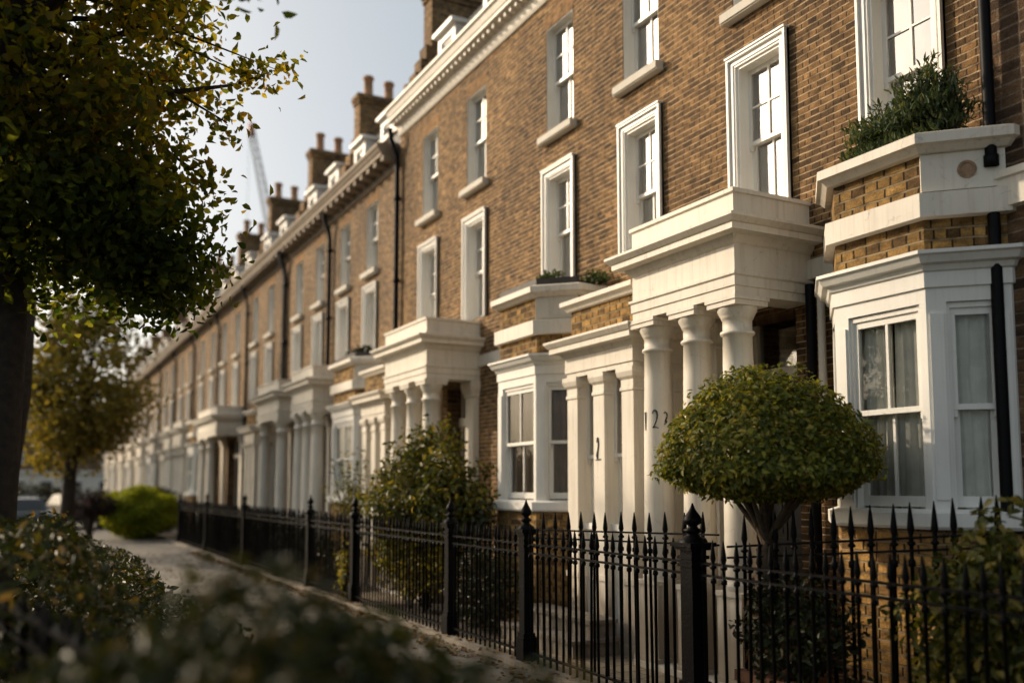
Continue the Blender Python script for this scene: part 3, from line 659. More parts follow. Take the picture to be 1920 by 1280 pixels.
# stone steps
sroot = empty('steps', (5.2, 8.6, 0), 'two worn stone steps in front of the square bay behind the railings', 'steps')
for (x0, x1, y0, y1, z0, z1) in ((4.9, 5.46, 7.95, 9.5, 0.012, 0.19), (5.14, 5.455, 8.0, 9.5, 0.191, 0.37)):
    s = MB(); s.box(x0, x1, y0, y1, z0, z1 - .04); s.box(x0 - .03, x1, y0 - .03, y1, z1 - .04, z1); s.build('step', 'kerb', sroot, (5.2, 8.6, 0))

# ------------------------------------------------------------------ railings
def spear_bar(x, y, z0, ztip, k=1.0, seed=0):
    b = MB(); zt = ztip - z0; r = 0.0122 * min(k, 1.1)
    h = 0.205 * k
    b.lathe([(r, 0), (r, zt - h - .1 * k), (r * 1.8, zt - h - .095 * k), (r * 1.8, zt - h - .07 * k), (r, zt - h - .06 * k), (r, zt - h), (r * 2.0, zt - h + .008), (r * 2.1, zt - h + .02), (r * 1.2, zt - h + .03), (r * 1.1, zt - h + .05 * k),
             (r * 1.75, zt - h + .075 * k), (r * 1.45, zt - h + .11 * k), (r * .9, zt - h + .16 * k), (r * .25, zt)], (0, 0, 0), 8)
    return b
bar_mesh = {}
def bar_obj(key, parent, loc):
    k, zl = key
    if key not in bar_mesh:
        o = spear_bar(0, 0, 0, zl, k).build('railing_bar', 'iron'); bar_mesh[key] = o.data
    else:
        o = bpy.data.objects.new('railing_bar', bar_mesh[key]); COL.objects.link(o)
    o.parent = parent; o.location = loc; o.rotation_euler = (R(random.uniform(-.7, .7)), R(random.uniform(-.7, .7)), random.uniform(0, 1))
    return o
post_mesh = None
def post_obj(parent, loc, s=1.0):
    global post_mesh
    if post_mesh is None:
        b = MB()
        b.box(-.052, .052, -.052, .052, 0, 1.2); b.box(-.075, .075, -.075, .075, 0, .22); b.box(-.064, .064, -.064, .064, .22, .26)
        for z in (1.08, 1.135): b.box(-.064, .064, -.064, .064, z, z + .025)
        b.box(-.075, .075, -.075, .075, 1.2, 1.225); b.box(-.092, .092, -.092, .092, 1.225, 1.255)
        o = b.build('post', 'iron')
        f = MB(); f.lathe([(.085, 0), (.08, .02), (.045, .045), (.03, .06), (.05, .075), (.055, .09), (.03, .105), (.026, .12), (.052, .14), (.057, .16), (.045, .19), (.022, .23), (.014, .25), (.004, .285)], (0, 0, 0), 14)
        g = f.build('finial', 'iron'); post_mesh = (o.data, g.data)
    else:
        o = bpy.data.objects.new('post', post_mesh[0]); g = bpy.data.objects.new('finial', post_mesh[1]); COL.objects.link(o); COL.objects.link(g)
    o.parent = parent; o.location = loc; o.scale = (s, s, 1); g.parent = o; g.location = (0, 0, 1.255)
def railing(p0, p1, label, zr=(1.16, 1.075, 0.13), tip=1.33, sp=0.115, post0=True, post1=False, k=1.0, group='black iron railings with spear heads', slope=0.0, z0=0.05):
    root = empty('railing', (p0[0], p0[1], 0), label, 'railing', group)
    v = Vector((p1[0] - p0[0], p1[1] - p0[1], 0)); l = v.length; n = max(2, round(l / sp)); u = v / l
    for i in range(1, n):
        t = l * i / n; tt = tip + random.uniform(-.006, .006)
        zl = round(tip + slope * t - z0, 2) if slope else round(tip - z0, 3)
        bar_obj((k, zl), root, (u.x * t, u.y * t, z0 if not slope else z0))
    for z in zr:
        r = MB(); a = Vector((0, 0, z)); b = u * l + Vector((0, 0, z + slope * l)); w = u.cross(Vector((0, 0, 1)))
        th, tw = (0.008, 0.019) if k == 1 else (0.008, 0.014)
        vs = [e + w * sx * tw + Vector((0, 0, sz * th)) for e in (a, b) for sx in (-1, 1) for sz in (-1, 1)]
        r.add(vs, [(0, 1, 3, 2), (4, 6, 7, 5), (0, 4, 5, 1), (2, 3, 7, 6), (0, 2, 6, 4), (1, 5, 7, 3)]); r.build('rail', 'iron', root)
    if post0: post_obj(root, (0, 0, 0.05), 1.3 if p0[1] == 5.42 else 1.0)
    if post1: post_obj(root, (u.x * l, u.y * l, 0.05))
    return root
FX = 4.38
railing((FX, 5.42), (FX, 1.6), 'nearest black iron railing, right of the tall post under the topiary')
railing((FX, 7.96), (FX, 5.42), 'black iron railing in front of the portico base, left of the nearest post')
railing((FX, 9.76), (FX, 7.96), 'black iron railing panel in front of the low dark shrub, second from the nearest post')
railing((FX, 13.2), (FX, 9.76), 'black iron railing below the big loose shrub')
railing((FX, 15.6), (FX, 13.2), 'black iron railing panel with yellow leaves poking through, left of the big loose shrub')
railing((FX, 20.8), (FX, 15.6), 'dark blurred iron railing running from the double-post corner to the white columns')
railing((FX, 25.5), (FX, 20.8), 'dark blurred iron railing midway between far white columns and lime bush')
railing((FX, 30.2), (FX, 25.5), 'dark blurred iron railing ending beside the lime green bush', post1=False)
railing((4.62, 8.25), (4.9, 5.75), 'thin inner railing with tall spears in front of the white piers and column', zr=(1.20, 1.28), tip=1.46, sp=0.19, post0=False, k=1.15, slope=0.02, group='inner iron railings', z0=0.01)
railing((4.62, 5.32), (5.3, 3.3), 'thin inner railing with tall spears below the nearest bay window', zr=(1.19, 1.27), tip=1.50, sp=0.135, post0=False, k=1.35, slope=0.085, group='inner iron railings', z0=0.01)
railing((-0.2, 5.6), (0.42, 1.9), 'dark iron railing in front of the hedge at the lower left corner', zr=(1.2, 1.1, .15), tip=1.28, post0=False)

# ------------------------------------------------------------------ leaves
def leaf_mesh(name, pts, nrm, size, mat, parent=None, off=(0, 0, 0), rng=RNG, aspect=0.5, spread=0.7, up=0.0, svar=0.35, dirs=None):
    n = len(pts); nr = nrm + rng.normal(0, spread, (n, 3)) + np.array([0, 0, up]); nr /= np.linalg.norm(nr, axis=1)[:, None] + 1e-9
    d = rng.normal(0, 1, (n, 3)) if dirs is None else dirs + rng.normal(0, .35, (n, 3))
    d -= nr * (d * nr).sum(1)[:, None]; d /= np.linalg.norm(d, axis=1)[:, None] + 1e-9
    s = np.cross(nr, d); ln = size * (1 + rng.uniform(-svar, svar, n)); w = ln * aspect * 0.5
    ln = ln[:, None]; w = w[:, None]; fold = w * 0.45
    V = np.empty((n, 6, 3))
    V[:, 0] = pts; V[:, 1] = pts + d * ln * .3 + s * w + nr * fold; V[:, 2] = pts + d * ln * .65 + s * w * .8 + nr * fold * .6
    V[:, 3] = pts + d * ln - nr * ln * .12; V[:, 4] = pts + d * ln * .65 - s * w * .8 + nr * fold * .6; V[:, 5] = pts + d * ln * .3 - s * w + nr * fold
    V = V.reshape(-1, 3) - np.array(off)
    base = (np.arange(n) * 6)[:, None]
    idx = np.concatenate([base + np.array([[0, 1, 2, 3]]), base + np.array([[0, 3, 4, 5]])], 1).reshape(-1)
    me = bpy.data.meshes.new(name); me.vertices.add(n * 6); me.vertices.foreach_set('co', V.astype(np.float32).ravel())
    me.loops.add(n * 8); me.loops.foreach_set('vertex_index', idx.astype(np.int32))
    me.polygons.add(n * 2); me.polygons.foreach_set('loop_start', (np.arange(n * 2) * 4).astype(np.int32))
    try: me.polygons.foreach_set('loop_total', np.full(n * 2, 4, np.int32))
    except Exception: pass
    me.materials.append(M[mat]); me.update(calc_edges=True); me.validate()
    o = bpy.data.objects.new(name, me); COL.objects.link(o)
    if parent is not None: o.parent = parent
    return o
def unit(n, rng=RNG):
    v = rng.normal(0, 1, (n, 3)); return v / np.linalg.norm(v, axis=1)[:, None]
def blob(n, c, r, inner=0.7, lump=0.12, rng=RNG, zmin=None, k=3.0, box=False):
    """points near the surface of a lumpy ellipsoid, with outward normals"""
    v = unit(n, rng); ph = rng.uniform(0, 6.28, 6)
    l = 1 + lump * (np.sin(v[:, 0] * k * 2 + ph[0]) * np.sin(v[:, 1] * k * 2.3 + ph[1]) + np.sin(v[:, 2] * k * 2.6 + ph[2]) * np.sin(v[:, 0] * k * 1.7 + ph[3])) 
    rad = (inner + (1 - inner) * rng.random(n) ** 0.6) * l
    vb = v / (np.sum(v ** 4, 1) ** .25)[:, None] if box else v
    p = vb * rad[:, None] * np.array(r) + np.array(c)
    if zmin is not None: p[:, 2] = np.maximum(p[:, 2], zmin + rng.random(n) * .05)
    nn = v / np.array(r); nn /= np.linalg.norm(nn, axis=1)[:, None]
    return p, nn
M['leaf_topiary'] = leaf_mat('topiary_leaf', [(0.0, (0.045, 0.065, 0.012)), (0.4, (0.11, 0.13, 0.02)), (0.75, (0.26, 0.26, 0.035)), (1.0, (0.34, 0.27, 0.08))], 0.35, 0.45)
M['leaf_tree'] = leaf_mat('autumn_leaf', [(0.0, (0.08, 0.10, 0.018)), (0.4, (0.18, 0.165, 0.025)), (0.75, (0.44, 0.33, 0.035)), (1.0, (0.30, 0.17, 0.03))], 0.72, 0.5, clump=(0.9, (0.5, 0.68, 0.6)), low=(4.3, 5.6, (0.42, 0.62, 0.8)))
M['leaf_mid'] = leaf_mat('yellowing_leaf', [(0.0, (0.13, 0.125, 0.028)), (0.5, (0.21, 0.18, 0.042)), (1.0, (0.30, 0.22, 0.055))], 0.45, 0.5)
M['leaf_hedge'] = leaf_mat('hedge_leaf', [(0.0, (0.012, 0.018, 0.005)), (0.65, (0.024, 0.032, 0.007)), (0.9, (0.07, 0.065, 0.014)), (1.0, (0.20, 0.13, 0.055))], 0.3, 0.45)
M['leaf_lime'] = leaf_mat('lime_leaf', [(0.0, (0.09, 0.13, 0.01)), (0.6, (0.21, 0.25, 0.014)), (1.0, (0.34, 0.35, 0.022))], 0.5, 0.5)
M['leaf_shrub'] = leaf_mat('shrub_leaf', [(0.0, (0.03, 0.042, 0.010)), (0.5, (0.07, 0.08, 0.016)), (0.85, (0.16, 0.145, 0.03)), (1.0, (0.26, 0.2, 0.045))], 0.35, 0.35)
M['leaf_yellow'] = leaf_mat('yellow_green_leaf', [(0.0, (0.13, 0.13, 0.02)), (0.6, (0.21, 0.19, 0.03)), (1.0, (0.28, 0.22, 0.05))], 0.4, 0.45)
M['leaf_dark'] = leaf_mat('dark_leaf', [(0.0, (0.018, 0.026, 0.012)), (0.8, (0.035, 0.045, 0.018)), (1.0, (0.10, 0.05, 0.03))], 0.2, 0.4)
M['leaf_purple'] = leaf_mat('purple_leaf', [(0.0, (0.014, 0.011, 0.012)), (0.85, (0.03, 0.02, 0.02)), (1.0, (0.12, 0.02, 0.025))], 0.2, 0.5)
M['leaf_herb'] = leaf_mat('herb_leaf', [(0.0, (0.035, 0.06, 0.026)), (0.6, (0.07, 0.105, 0.042)), (1.0, (0.17, 0.18, 0.09))], 0.25, 0.5)
M['leaf_fallen'] = leaf_mat('fallen_leaf', [(0.0, (0.16, 0.08, 0.025)), (0.5, (0.22, 0.13, 0.04)), (1.0, (0.11, 0.06, 0.03))], 0.1, 0.7)

def stems(mb, base, tips, r=0.01, n=6):
    b = Vector(base)
    for t in tips:
        t = Vector(t); m = b.lerp(t, 0.55) + Vector((random.uniform(-.04, .04), random.uniform(-.04, .04), (t - b).length * 0.06))
        mb.tube([b, b.lerp(m, .5), m, m.lerp(t, .5), t], [r, r * .85, r * .65, r * .45, r * .2], n)

# clipped topiary
c = (4.73, 5.03, 1.84)
top = empty('topiary_tree', (c[0], c[1], 0), 'clipped mushroom-shaped topiary tree standing behind the nearest black railing', 'topiary')
n = 26000
p, nn = blob(n, c, (0.72, 0.74, 0.68), 0.72, 0.07, k=2.2)
low = p[:, 2] < c[2]
p[low, 2] = c[2] - (c[2] - p[low, 2]) * 0.34
q, qn = blob(1300, c, (0.725, 0.745, 0.715), 0.97, 0.1); q[:, 2] = np.where(q[:, 2] < c[2], c[2] - (c[2] - q[:, 2]) * .34, q[:, 2])
p, nn = np.vstack([p, q]), np.vstack([nn, qn * .3 + np.array([0, 0, .4])])
leaf_mesh('crown', p, nn, 0.045, 'leaf_topiary', top, (c[0], c[1], 0), spread=0.55, up=0.25, aspect=0.5)
tk = MB()
for (dx_, dy_, r) in ((0, 0, .034), (.05, .03, .026), (-.04, .05, .022)):
    tk.tube([(c[0] + dx_, c[1] + dy_, 0), (c[0] + dx_ * .8 + .01, c[1] + dy_ * .6, .7), (c[0] + dx_ * .2, c[1] + dy_ * .3, 1.3), (c[0] + dx_ * 2, c[1] + dy_ * 2, 1.62)], [r * 1.2, r, r, r * .9], 8)
stems(tk, (c[0], c[1], 1.32), [(c[0] + .55 * math.cos(a) * random.uniform(.6, 1.1), c[1] + .55 * math.sin(a) * random.uniform(.6, 1.1), 1.85 + random.uniform(-.05, .2)) for a in np.linspace(0, 6.1, 14)], .024)
tk.build('trunk', 'bark_light', top, (c[0], c[1], 0))

# planter with the dark shrub at its foot
pr = empty('planter', (4.78, 4.78, 0), 'square terracotta planter holding a dark shrub behind the nearest railing', 'planter')
b = MB(); b.prism([(4.58, 4.4), (5.0, 4.4), (5.0, 5.2), (4.58, 5.2)], 0.006, 0.4); b.sweep([(4.58, 5.2), (4.58, 4.4), (5.0, 4.4), (5.0, 5.2), (4.58, 5.2)][::1], [(0, .33), (.025, .34), (.025, .41), (-.04, .41)], False); b.build('pot_body', 'terracotta', pr, (4.78, 4.78, 0))
def shrub(name, label, c, r, n, size, mat, inner=0.35, lump=0.2, nst=14, base=None, cat='shrub', group=None, up=0.2, aspect=0.5, spread=0.8, extra=None, zmin=0.05, box=False, dirs=None):
    bz = base if base is not None else (c[0], c[1], 0.0)
    root = empty(name, bz, label, cat, group)
    p, nn = blob(n, c, r, inner, lump, zmin=zmin, box=box)
    if extra is not None:
        for (ec, er, en) in extra:
            q, qn = blob(en, ec, er, .2, .25, zmin=zmin); p = np.vstack([p, q]); nn = np.vstack([nn, qn])
    leaf_mesh('foliage', p, nn, size, mat, root, bz, spread=spread, up=up, aspect=aspect, dirs=None if dirs is None else np.tile(np.array(dirs, float), (len(p), 1)) + nn * .5)
    m = MB(); sel = RNG.choice(len(p), nst); stems(m, bz, [tuple(p[i]) for i in sel], 0.016); m.build('stems', 'bark', root, bz)
    return root
shrub('shrub', 'dark reddish shrub filling the terracotta planter under the topiary', (4.76, 4.8, .72), (.32, .48, .36), 2600, .055, 'leaf_dark', base=(4.78, 4.78, .39), zmin=.4)
shrub('shrub', 'dark rounded shrub with lit yellowish tips at the right edge behind the railing', (4.95, 3.3, .78), (.42, .62, .7), 5200, .07, 'leaf_shrub', inner=.5)
shrub('shrub', 'large loose evergreen shrub spilling over the railing before the second round-column porch', (5.02, 12.0, 1.45), (.7, 1.1, .9), 10500, .085, 'leaf_shrub', inner=.3, lump=.3, nst=24,
      extra=[((4.95, 12.9, 1.5), (.45, .6, .6), 1500), ((5.0, 11.3, 1.35), (.5, .55, .6), 1500), ((5.1, 12.4, 2.2), (.3, .45, .5), 500)])
shrub('shrub', 'low yellow-green shrub along the railing under the large loose shrub', (4.8, 12.1, .75), (.3, 1.3, .5), 2600, .07, 'leaf_yellow', inner=.3)
shrub('shrub', 'yellow leafy sprig poking through the railing left of the large loose shrub', (4.42, 13.75, .45), (.12, .32, .45), 420, .06, 'leaf_yellow', inner=.1)
shrub('shrub', 'thin feathery green shrub in front of the canted bay beyond the large shrub', (5.0, 15.3, 1.5), (.35, .6, .8), 1100, .06, 'leaf_shrub', inner=.1, lump=.4)
shrub('shrub', 'low dark shrub behind the railing panel left of the steps', (4.95, 10.05, .5), (.36, .65, .52), 2600, .06, 'leaf_dark', inner=.3)
shrub('shrub', 'small dark sprig below the sill of the dark-curtained bay', (5.25, 10.75, 1.3), (.16, .3, .3), 220, .075, 'leaf_dark', inner=.0, base=(5.25, 10.75, 0))
# lime bush and hedges along the far gardens
shrub('bush', 'bright lime green clipped bush bulging over the far railing', (3.6, 34.0, .86), (1.25, 1.9, .86), 22000, .095, 'leaf_lime', inner=.76, lump=.09)
shrub('hedge', 'dark hedge behind the lime green bush', (5.1, 42.0, .8), (.7, 5.5, .95), 6000, .14, 'leaf_dark', inner=.6, cat='hedge')
shrub('hedge', 'added dark hedge filling in the far blurred railings', (5.0, 23.0, .5), (.45, 7.5, .62), 9000, .09, 'leaf_dark', inner=.5, cat='hedge')  # hedge added so the far railings read solid dark
# foreground hedge and the near bush
shrub('hedge', 'sunlit-tipped hedge behind the railing at the left edge', (-.35, 6.3, .78), (.85, 2.2, .76), 17000, .055, 'leaf_hedge', inner=.75, lump=.1, box=True, cat='hedge')
shrub('hedge', 'lower hedge between the left trunk and the pavement', (.47, 9.6, .5), (.8, 5.2, .52), 19000, .06, 'leaf_hedge', inner=.7, lump=.13, box=True, cat='hedge')
shrub('bush', 'large out of focus dark bush in the near foreground', (.52, 2.05, .69), (.74, .95, .75), 21000, .05, 'leaf_hedge', inner=.6, lump=.10)

# plants on the bay roofs
shrub('planter_shrub', 'bushy green herb growing on top of the nearest bay window', (5.8, 4.62, 4.33), (.26, .46, .25), 9500, .062, 'leaf_herb', inner=.1, lump=.3, base=(5.8, 4.62, 4.17), up=0, aspect=.24, dirs=(0, 0, 1.0), zmin=4.18, cat='plant',
      extra=[((5.74, 4.34, 4.48), (.2, .26, .25), 2200)])
shrub('planter_shrub', 'sparse weeds growing from the dark tray on the second bay', (5.75, 9.85, 4.3), (.12, .3, .1), 260, .07, 'leaf_herb', inner=.0, base=(5.75, 9.85, 4.17), up=.6, zmin=4.2, cat='plant', extra=[((6.1, 9.35, 4.2), (.12, .25, .16), 260)])
shrub('planter_shrub', 'dark low plant on top of the third, blurred bay', (5.8, 17.2, 4.33), (.2, .5, .14), 420, .09, 'leaf_dark', inner=.0, base=(5.8, 17.2, 4.17), up=.6, zmin=4.2, cat='plant')

# ------------------------------------------------------------------ trees
def tree(label, base, trunk, cpts, cn, size, mat, r0, r1, ntw, bark='bark', group=None, ends=()):
    root = empty('street_tree', base, label, 'tree', group)
    t = MB(); k = len(trunk)
    t.tube(trunk, [r0 + (r1 - r0) * i / (k - 1) + (0.06 * r0 / .27 if i == 0 else 0) for i in range(k)], 14)
    fork = Vector(trunk[-1]); mid = Vector(trunk[-2])
    sel = RNG.choice(len(cpts), ntw, replace=False)
    for e in [Vector(cpts[i]) for i in sel] + [Vector(e) for e in ends]:
        s = mid.lerp(fork, random.random()); m = s.lerp(e, .5) + Vector((0, 0, .12 * (e - s).length))
        q = r1 * random.uniform(.22, .5)
        t.tube([s, s.lerp(m, .5), m, m.lerp(e, .5), e], [q, q * .8, q * .55, q * .35, q * .12], 6)
    t.build('trunk', bark, root, base)
    leaf_mesh('crown', cpts, cn, size, mat, root, base, spread=1.1, aspect=.62, up=-.1)
    return root
def crown(clumps, per, sig, rng=RNG):
    pts, nn = [], []
    for cpt in clumps:
        k = int(per * rng.uniform(.6, 1.4)); q = rng.normal(0, 1, (k, 3)) * np.array(sig) * rng.uniform(.7, 1.25)
        pts.append(np.array(cpt) + q); nn.append(q / (np.linalg.norm(q, axis=1)[:, None] + 1e-6))
    return np.vstack(pts), np.vstack(nn)
def clumps_in(n, c, r, rng=RNG, lo=.35):
    v = unit(n, rng) * (lo + (1 - lo) * rng.random(n)[:, None] ** .5); return v * np.array(r) + np.array(c)
# big left tree
cl = np.vstack([clumps_in(250, (-.65, 8.4, 5.5), (2.12, 2.0, 2.5)), clumps_in(60, (-2.9, 6.2, 4.7), (1.7, 2.2, 1.4), lo=.1), clumps_in(44, (.5, 8.0, 3.85), (.8, .8, .8), lo=.1), clumps_in(26, (.75, 8.0, 6.3), (.9, .7, .8), lo=.1)])  # second lobe lies unseen at the left, added to shade the foreground
cl = cl[~((cl[:, 2] < 3.5) & (cl[:, 0] > .75))]
cl = np.vstack([cl, clumps_in(12, (.95, 8.0, 3.5), (.3, .4, .4), lo=.1)])
tw = [(1.62, 8.0, 5.3), (1.85, 8.0, 5.42), (1.45, 8.0, 4.85), (1.25, 7.9, 4.3), (1.15, 7.9, 3.75)]
p, nn = crown(cl, 150, (.19, .19, .16)); p2, n2 = crown(tw, 60, (.11, .1, .1))
near = [(1.0, 5.0, 4.43), (1.14, 5.05, 4.40), (.86, 5.0, 4.46), (.74, 5.1, 4.52)]
p3, n3 = crown(near, 9, (.07, .06, .035))
p, nn = np.vstack([p, p2, p3]), np.vstack([nn, n2, n3])
big = tree('large autumn tree with thick dark trunk at the left edge', (-.14, 8.2, 0), [(-.18, 8.2, -.1), (-.18, 8.2, .5), (-.16, 8.2, 1.8), (-.14, 8.22, 3.0), (-.2, 8.25, 4.4), (-.4, 8.3, 5.6)], p, nn, .078, 'leaf_tree', .165, .115, 60, ends=[tuple(x) for x in np.vstack([cl[:294:3], tw])])
br = MB(); br.tube([(-.3, 8.2, 5.0), (.3, 7.0, 5.5), (.5, 5.7, 5.1), (.8, 5.1, 4.55), (1.14, 5.0, 4.43)], [.05, .035, .02, .01, .004], 6)
br.tube([(-.2, 8.2, 4.6), (.8, 8.1, 5.0), (1.5, 8.0, 5.2), (1.92, 8.0, 5.45)], [.05, .03, .012, .003], 6); br.build('branch', 'bark', big, (-.14, 8.2, 0))
# second tree behind it
cl = clumps_in(50, (-1.6, 15.8, 5.2), (1.5, 1.7, 1.5)); p, nn = crown(cl, 110, (.3, .3, .22))
tree('slim dark-trunked tree just behind the large left trunk', (-.2, 13.5, 0), [(-.2, 13.5, -.1), (-.17, 13.5, 1.5), (-.03, 13.5, 2.9), (0, 13.8, 4.2), (-.4, 14.2, 5.2)], p, nn, .1, 'leaf_tree', .12, .08, 30)
# yellowing tree further down
cl = np.vstack([clumps_in(110, (1.2, 25.0, 4.3), (1.32, 1.6, 1.95)), clumps_in(14, (.9, 25, 2.6), (.8, .8, .5))]); p, nn = crown(cl, 85, (.3, .3, .2))
tree('yellowing round-crowned tree further down the pavement', (1.0, 25.0, 0), [(1.0, 25.0, -.1), (1.02, 25.0, 1.2), (1.05, 25.0, 2.2), (1.3, 25.0, 3.4), (1.45, 25, 4.6)], p, nn, .13, 'leaf_mid', .19, .1, 36)

# unseen tall trees across the road, added to shade the far ground floors
cl = clumps_in(70, (-4.2, 34.0, 9.6), (2.4, 3.0, 2.3)); p, nn = crown(cl, 70, (.45, .45, .35))
t0 = tree('added tall tree unseen beyond the left edge, shading the far ground floors', (-4.2, 34, 0), [(-4.2, 34, -.1), (-4.2, 34, 2.5), (-4.15, 34, 5.5), (-4.2, 34.1, 8.0), (-4.2, 34, 10)], p, nn, .24, 'leaf_mid', .28, .14, 30, group='added shade trees across the road')
for y in (39.5, 52.5, 59.0):
    r = t0.copy(); COL.objects.link(r); r.location = (-4.2, y, 0); r.rotation_euler = (0, 0, y)
    for ch in list(t0.children): k = ch.copy(); COL.objects.link(k); k.parent = r

# ------------------------------------------------------------------ fallen leaves
n = 2600; q = np.stack([np.where(RNG.random(n) < .7, RNG.normal(4.12, .12, n), RNG.uniform(2.4, 4.2, n)), RNG.uniform(3, 26, n), np.full(n, .008)], 1); q[:, 2] += np.where((q[:, 0] > 4.24) & (q[:, 0] < 4.5), .05, 0) + RNG.random(n) * .01
lf = leaf_mesh('fallen_leaves', q, np.tile([0, 0, 1.], (n, 1)), .06, 'leaf_fallen', spread=.2, aspect=.7); lf['kind'] = 'stuff'

# ------------------------------------------------------------------ far things
def car(label, loc, rz, paint):
    M[paint[0]] = plain_mat(paint[0], paint[1], .25, var=.03)
    root = empty('parked_car', loc, label, 'car', 'parked cars at the far end'); root.rotation_euler = (0, 0, rz)
    side = [(-2.0, .35), (-2.05, .75), (-1.9, .92), (-1.3, .98), (-.75, 1.42), (.7, 1.46), (1.35, 1.02), (1.85, .92), (2.05, .7), (2.05, .35)]
    b = MB(); n = len(side); ins = [0, 0, 0, .02, .16, .16, .04, 0, 0, 0]
    vs = [(x, -(.86 - i), z) for (x, z), i in zip(side, ins)] + [(x, .86 - i, z) for (x, z), i in zip(side, ins)]
    b.add(vs, [tuple(range(n)), tuple(range(n, 2 * n))[::-1]] + [(i, i + n, (i + 1) % n + n, (i + 1) % n) for i in range(n)])
    b.build('body', paint[0], root)
    for nm, q in (('windscreen', [(-1.22, -.72, 1.03), (-1.22, .72, 1.03), (-.8, .62, 1.38), (-.8, -.62, 1.38)]), ('rear_window', [(1.3, .7, 1.08), (1.3, -.7, 1.08), (.76, -.62, 1.42), (.76, .62, 1.42)])):
        g = MB(); s = -1 if nm == 'windscreen' else 1; g.quad(*[(x + s * .02, y, z + .02) for x, y, z in q]); g.build(nm, 'door', root)
    for s in (-1, 1):
        g = MB(); g.quad(*[(x, s * (.86 - i + .006), z) for x, i, z in ((-1.1, .05, 1.03), (1.2, .05, 1.05), (.7, .15, 1.38), (-.7, .15, 1.36))]); g.build('side_window', 'door', root)
        t = MB(); t.box(2.03, 2.07, s * .72 - .1, s * .72 + .1, .72, .86); t.build('tail_light', 'tail_red', root)
        for x in (-1.28, 1.28):
            w = MB(); w.tube([(x, s * .68, .31), (x, s * .87, .31)], .31, 16); ww = w.build('wheel', 'iron', root)
            r = MB(); r.tube([(x, s * .86, .31), (x, s * .885, .31)], .19, 12); r.build('rim', 'steel', ww)
M['tail_red'] = plain_mat('red_lamp_plastic', (.5, .02, .02), .3)
car('dull grey car parked far off between the left trunks', (-.1, 40.0, -.12), R(100), ('silver_paint', (.06, .07, .075)))
car('dark car with red tail lights parked far off left of the lime bush', (2.05, 44.0, -.0), R(-80), ('black_paint', (.02, .02, .025)))
# dark planting towards the street end
sr = shrub('standard_shrub', 'small dark purple-leaved shrub on a single stem left of the lime green bush', (2.15, 33.0, 1.15), (.75, .7, .42), 2600, .09, 'leaf_purple', inner=.4, zmin=.8, base=(2.0, 33.0, 0), cat='shrub')
tb = MB(); tb.tube([(2.0, 33, 0), (2.02, 33, .5), (2.1, 33, 1.1)], [.11, .09, .06], 10); tb.build('trunk', 'bark', sr, (2.0, 33.0, 0))
shrub('hedge', 'dark hedge across the far end of the pavement behind the parked cars', (1.2, 52.0, .75), (3.6, .9, .95), 7000, .16, 'leaf_dark', inner=.6, cat='hedge', box=True)
# building closing the street
def end_house(x0, x1, y, h, label):
    root = empty('end_house', ((x0 + x1) / 2, y, 0), label, 'house'); off = ((x0 + x1) / 2, y, 0)
    b = MB(); b.box(x0, x1, y, y + 8, 3.0, h); b.build('wall', 'brick_far', root, off)
    g = MB(); g.box(x0 - .05, x1 + .05, y - .1, y + 8, -.12, 3.0); g.sweep([(x0, y - .1), (x1, y - .1)], [(0, 3.0), (.2, 3.0), (.2, 3.25), (0, 3.3)]); g.build('ground_storey', 'stucco', root, off)
    r = MB(); r.add([(x0 - .3, y - .3, h), (x1 + .3, y - .3, h), (x1 + .3, y + 8.3, h), (x0 - .3, y + 8.3, h), (x0 - .3, y + 4, h + 2.6), (x1 + .3, y + 4, h + 2.6)], [(0, 1, 5, 4), (2, 3, 4, 5), (1, 2, 5), (3, 0, 4), (0, 3, 2, 1)]); r.build('roof', 'slate', root, off)
    for i in range(int((x1 - x0) / 2.4)):
        for z in (.9, 3.9):
            x = x0 + 1.2 + i * 2.4; w = MB(); yo = y - .1 if z < 3 else y
            w.box(x - .55, x + .55, yo - .04, yo + .05, z, z + 1.5); ww = w.build('window', 'white', root, off)
            q = MB(); q.box(x - .45, x + .45, yo - .05, yo - .035, z + .1, z + .72); q.box(x - .45, x + .45, yo - .05, yo - .035, z + .78, z + 1.4); q.build('pane', 'door', ww, off)
end_house(-4, 14, 93, 6.6, 'blurred brick house with white ground storey closing the far end of the street')
# luffing crane
cb = Vector((math.sin(R(13.5)) * 190, math.cos(R(13.5)) * 190, 0)); rt = Vector((math.cos(R(28)), -math.sin(R(28)), 0))
cr = empty('tower_crane', tuple(cb), 'distant lattice crane jib rising behind the chimneys', 'crane')
def lattice(name, a, b, w, n, mat):
    a, b = Vector(a), Vector(b); t = (b - a).normalized(); u = t.cross(Vector((0, 1, 0))).normalized() * w; v = t.cross(u).normalized() * w
    m = MB(); cs = [u + v, u - v, -u - v, -u + v]
    for q in cs: m.tube([a + q, b + q * .5], .1, 4)
    for i in range(n):
        s0, s1 = 1 - .5 * i / n, 1 - .5 * (i + 1) / n
        for j in range(4): m.tube([a.lerp(b, i / n) + cs[j] * s0, a.lerp(b, (i + 1) / n) + cs[(j + 1) % 4] * s1], .06, 4)
    return m.build(name, mat, cr)
jt = Vector((-6.3, 0, 69)) + rt * 0
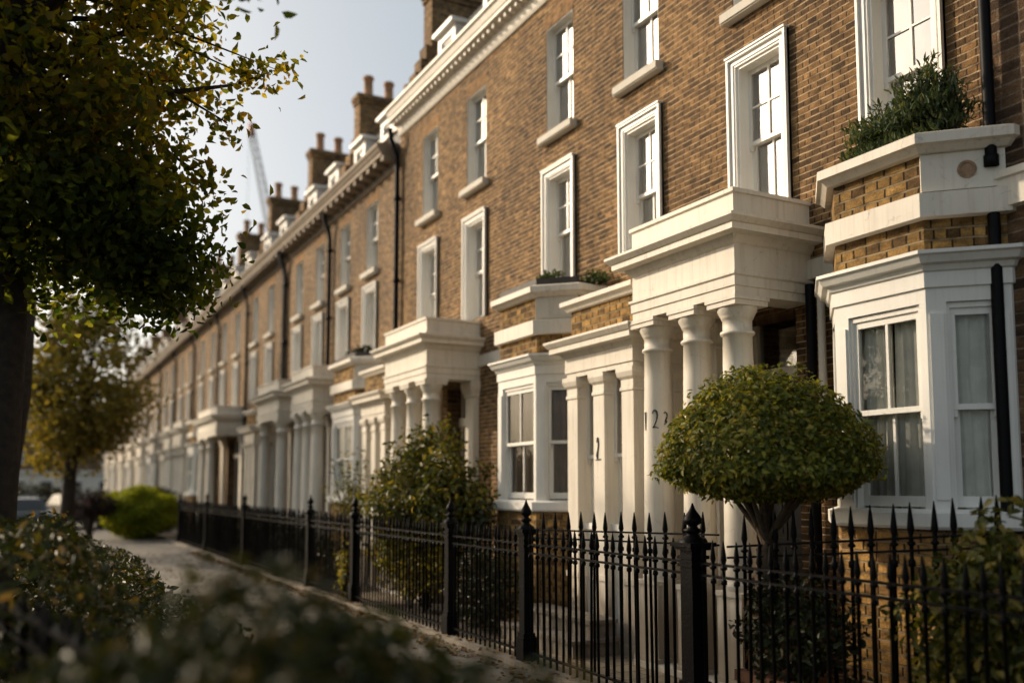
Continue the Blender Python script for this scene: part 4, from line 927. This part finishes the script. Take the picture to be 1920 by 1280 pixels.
lattice('mast', (0, 0, 0), (0, 0, 44), .8, 16, 'steel')
jib = lattice('jib', (.5, 0, 44), tuple(rt * -6.2 + Vector((0, 0, 75))), .95, 18, 'steel')
m = MB(); m.box(-.6, .6, -.6, .6, -1.2, 1.2); hd = m.build('jib_head', 'crane_red', jib); hd.location = rt * -6.2 + Vector((0, 0, 75))
m = MB(); tp = rt * -6.6 + Vector((0, 0, 74.5)); m.tube([tp, tp - Vector((0, 0, 32))], .035, 5); m.build('cable', 'pipe', cr)

# ------------------------------------------------------------------ sun, sky, camera
SB, SE = R(-35), R(24)                                   # bearing of the sun from +y (clockwise), elevation
sv = Vector((math.sin(SB) * math.cos(SE), math.cos(SB) * math.cos(SE), math.sin(SE)))
sl = bpy.data.lights.new('sun', 'SUN'); sl.energy = 2.4; sl.angle = R(1.2); sl.color = (1.0, 0.82, 0.60)
so = bpy.data.objects.new('sun', sl); COL.objects.link(so); so.rotation_euler = sv.to_track_quat('Z', 'Y').to_euler(); so.location = (0, 0, 40)
w = bpy.data.worlds.new('World'); S.world = w; w.use_nodes = True
nt = w.node_tree; bg = nt.nodes['Background']; sk = N(nt, 'ShaderNodeTexSky', sky_type='NISHITA')
sk.sun_disc = False; sk.sun_elevation = SE; sk.sun_rotation = SB; sk.air_density = 0.7; sk.dust_density = 6.0; sk.ozone_density = 0.0; sk.altitude = 50
veil = mixc(nt, 0.55, sk.outputs[0], (2.05, 2.32, 2.22))      # thin high cloud over the whole sky
L(nt, veil, bg.inputs['Color']); bg.inputs['Strength'].default_value = 0.15

cam = bpy.data.cameras.new('camera'); co = bpy.data.objects.new('camera', cam); COL.objects.link(co)
co.location = (0, 0, H); co.rotation_euler = (R(95), 0, -0.486)
cam.sensor_width = 36; cam.lens = 32.44; cam.shift_x = 0.0016; cam.shift_y = 0.0642; cam.clip_start = 0.05; cam.clip_end = 2000
cam.dof.use_dof = True; cam.dof.focus_distance = 7.6; cam.dof.aperture_fstop = cam.lens / 1000 / 0.05
S.camera = co
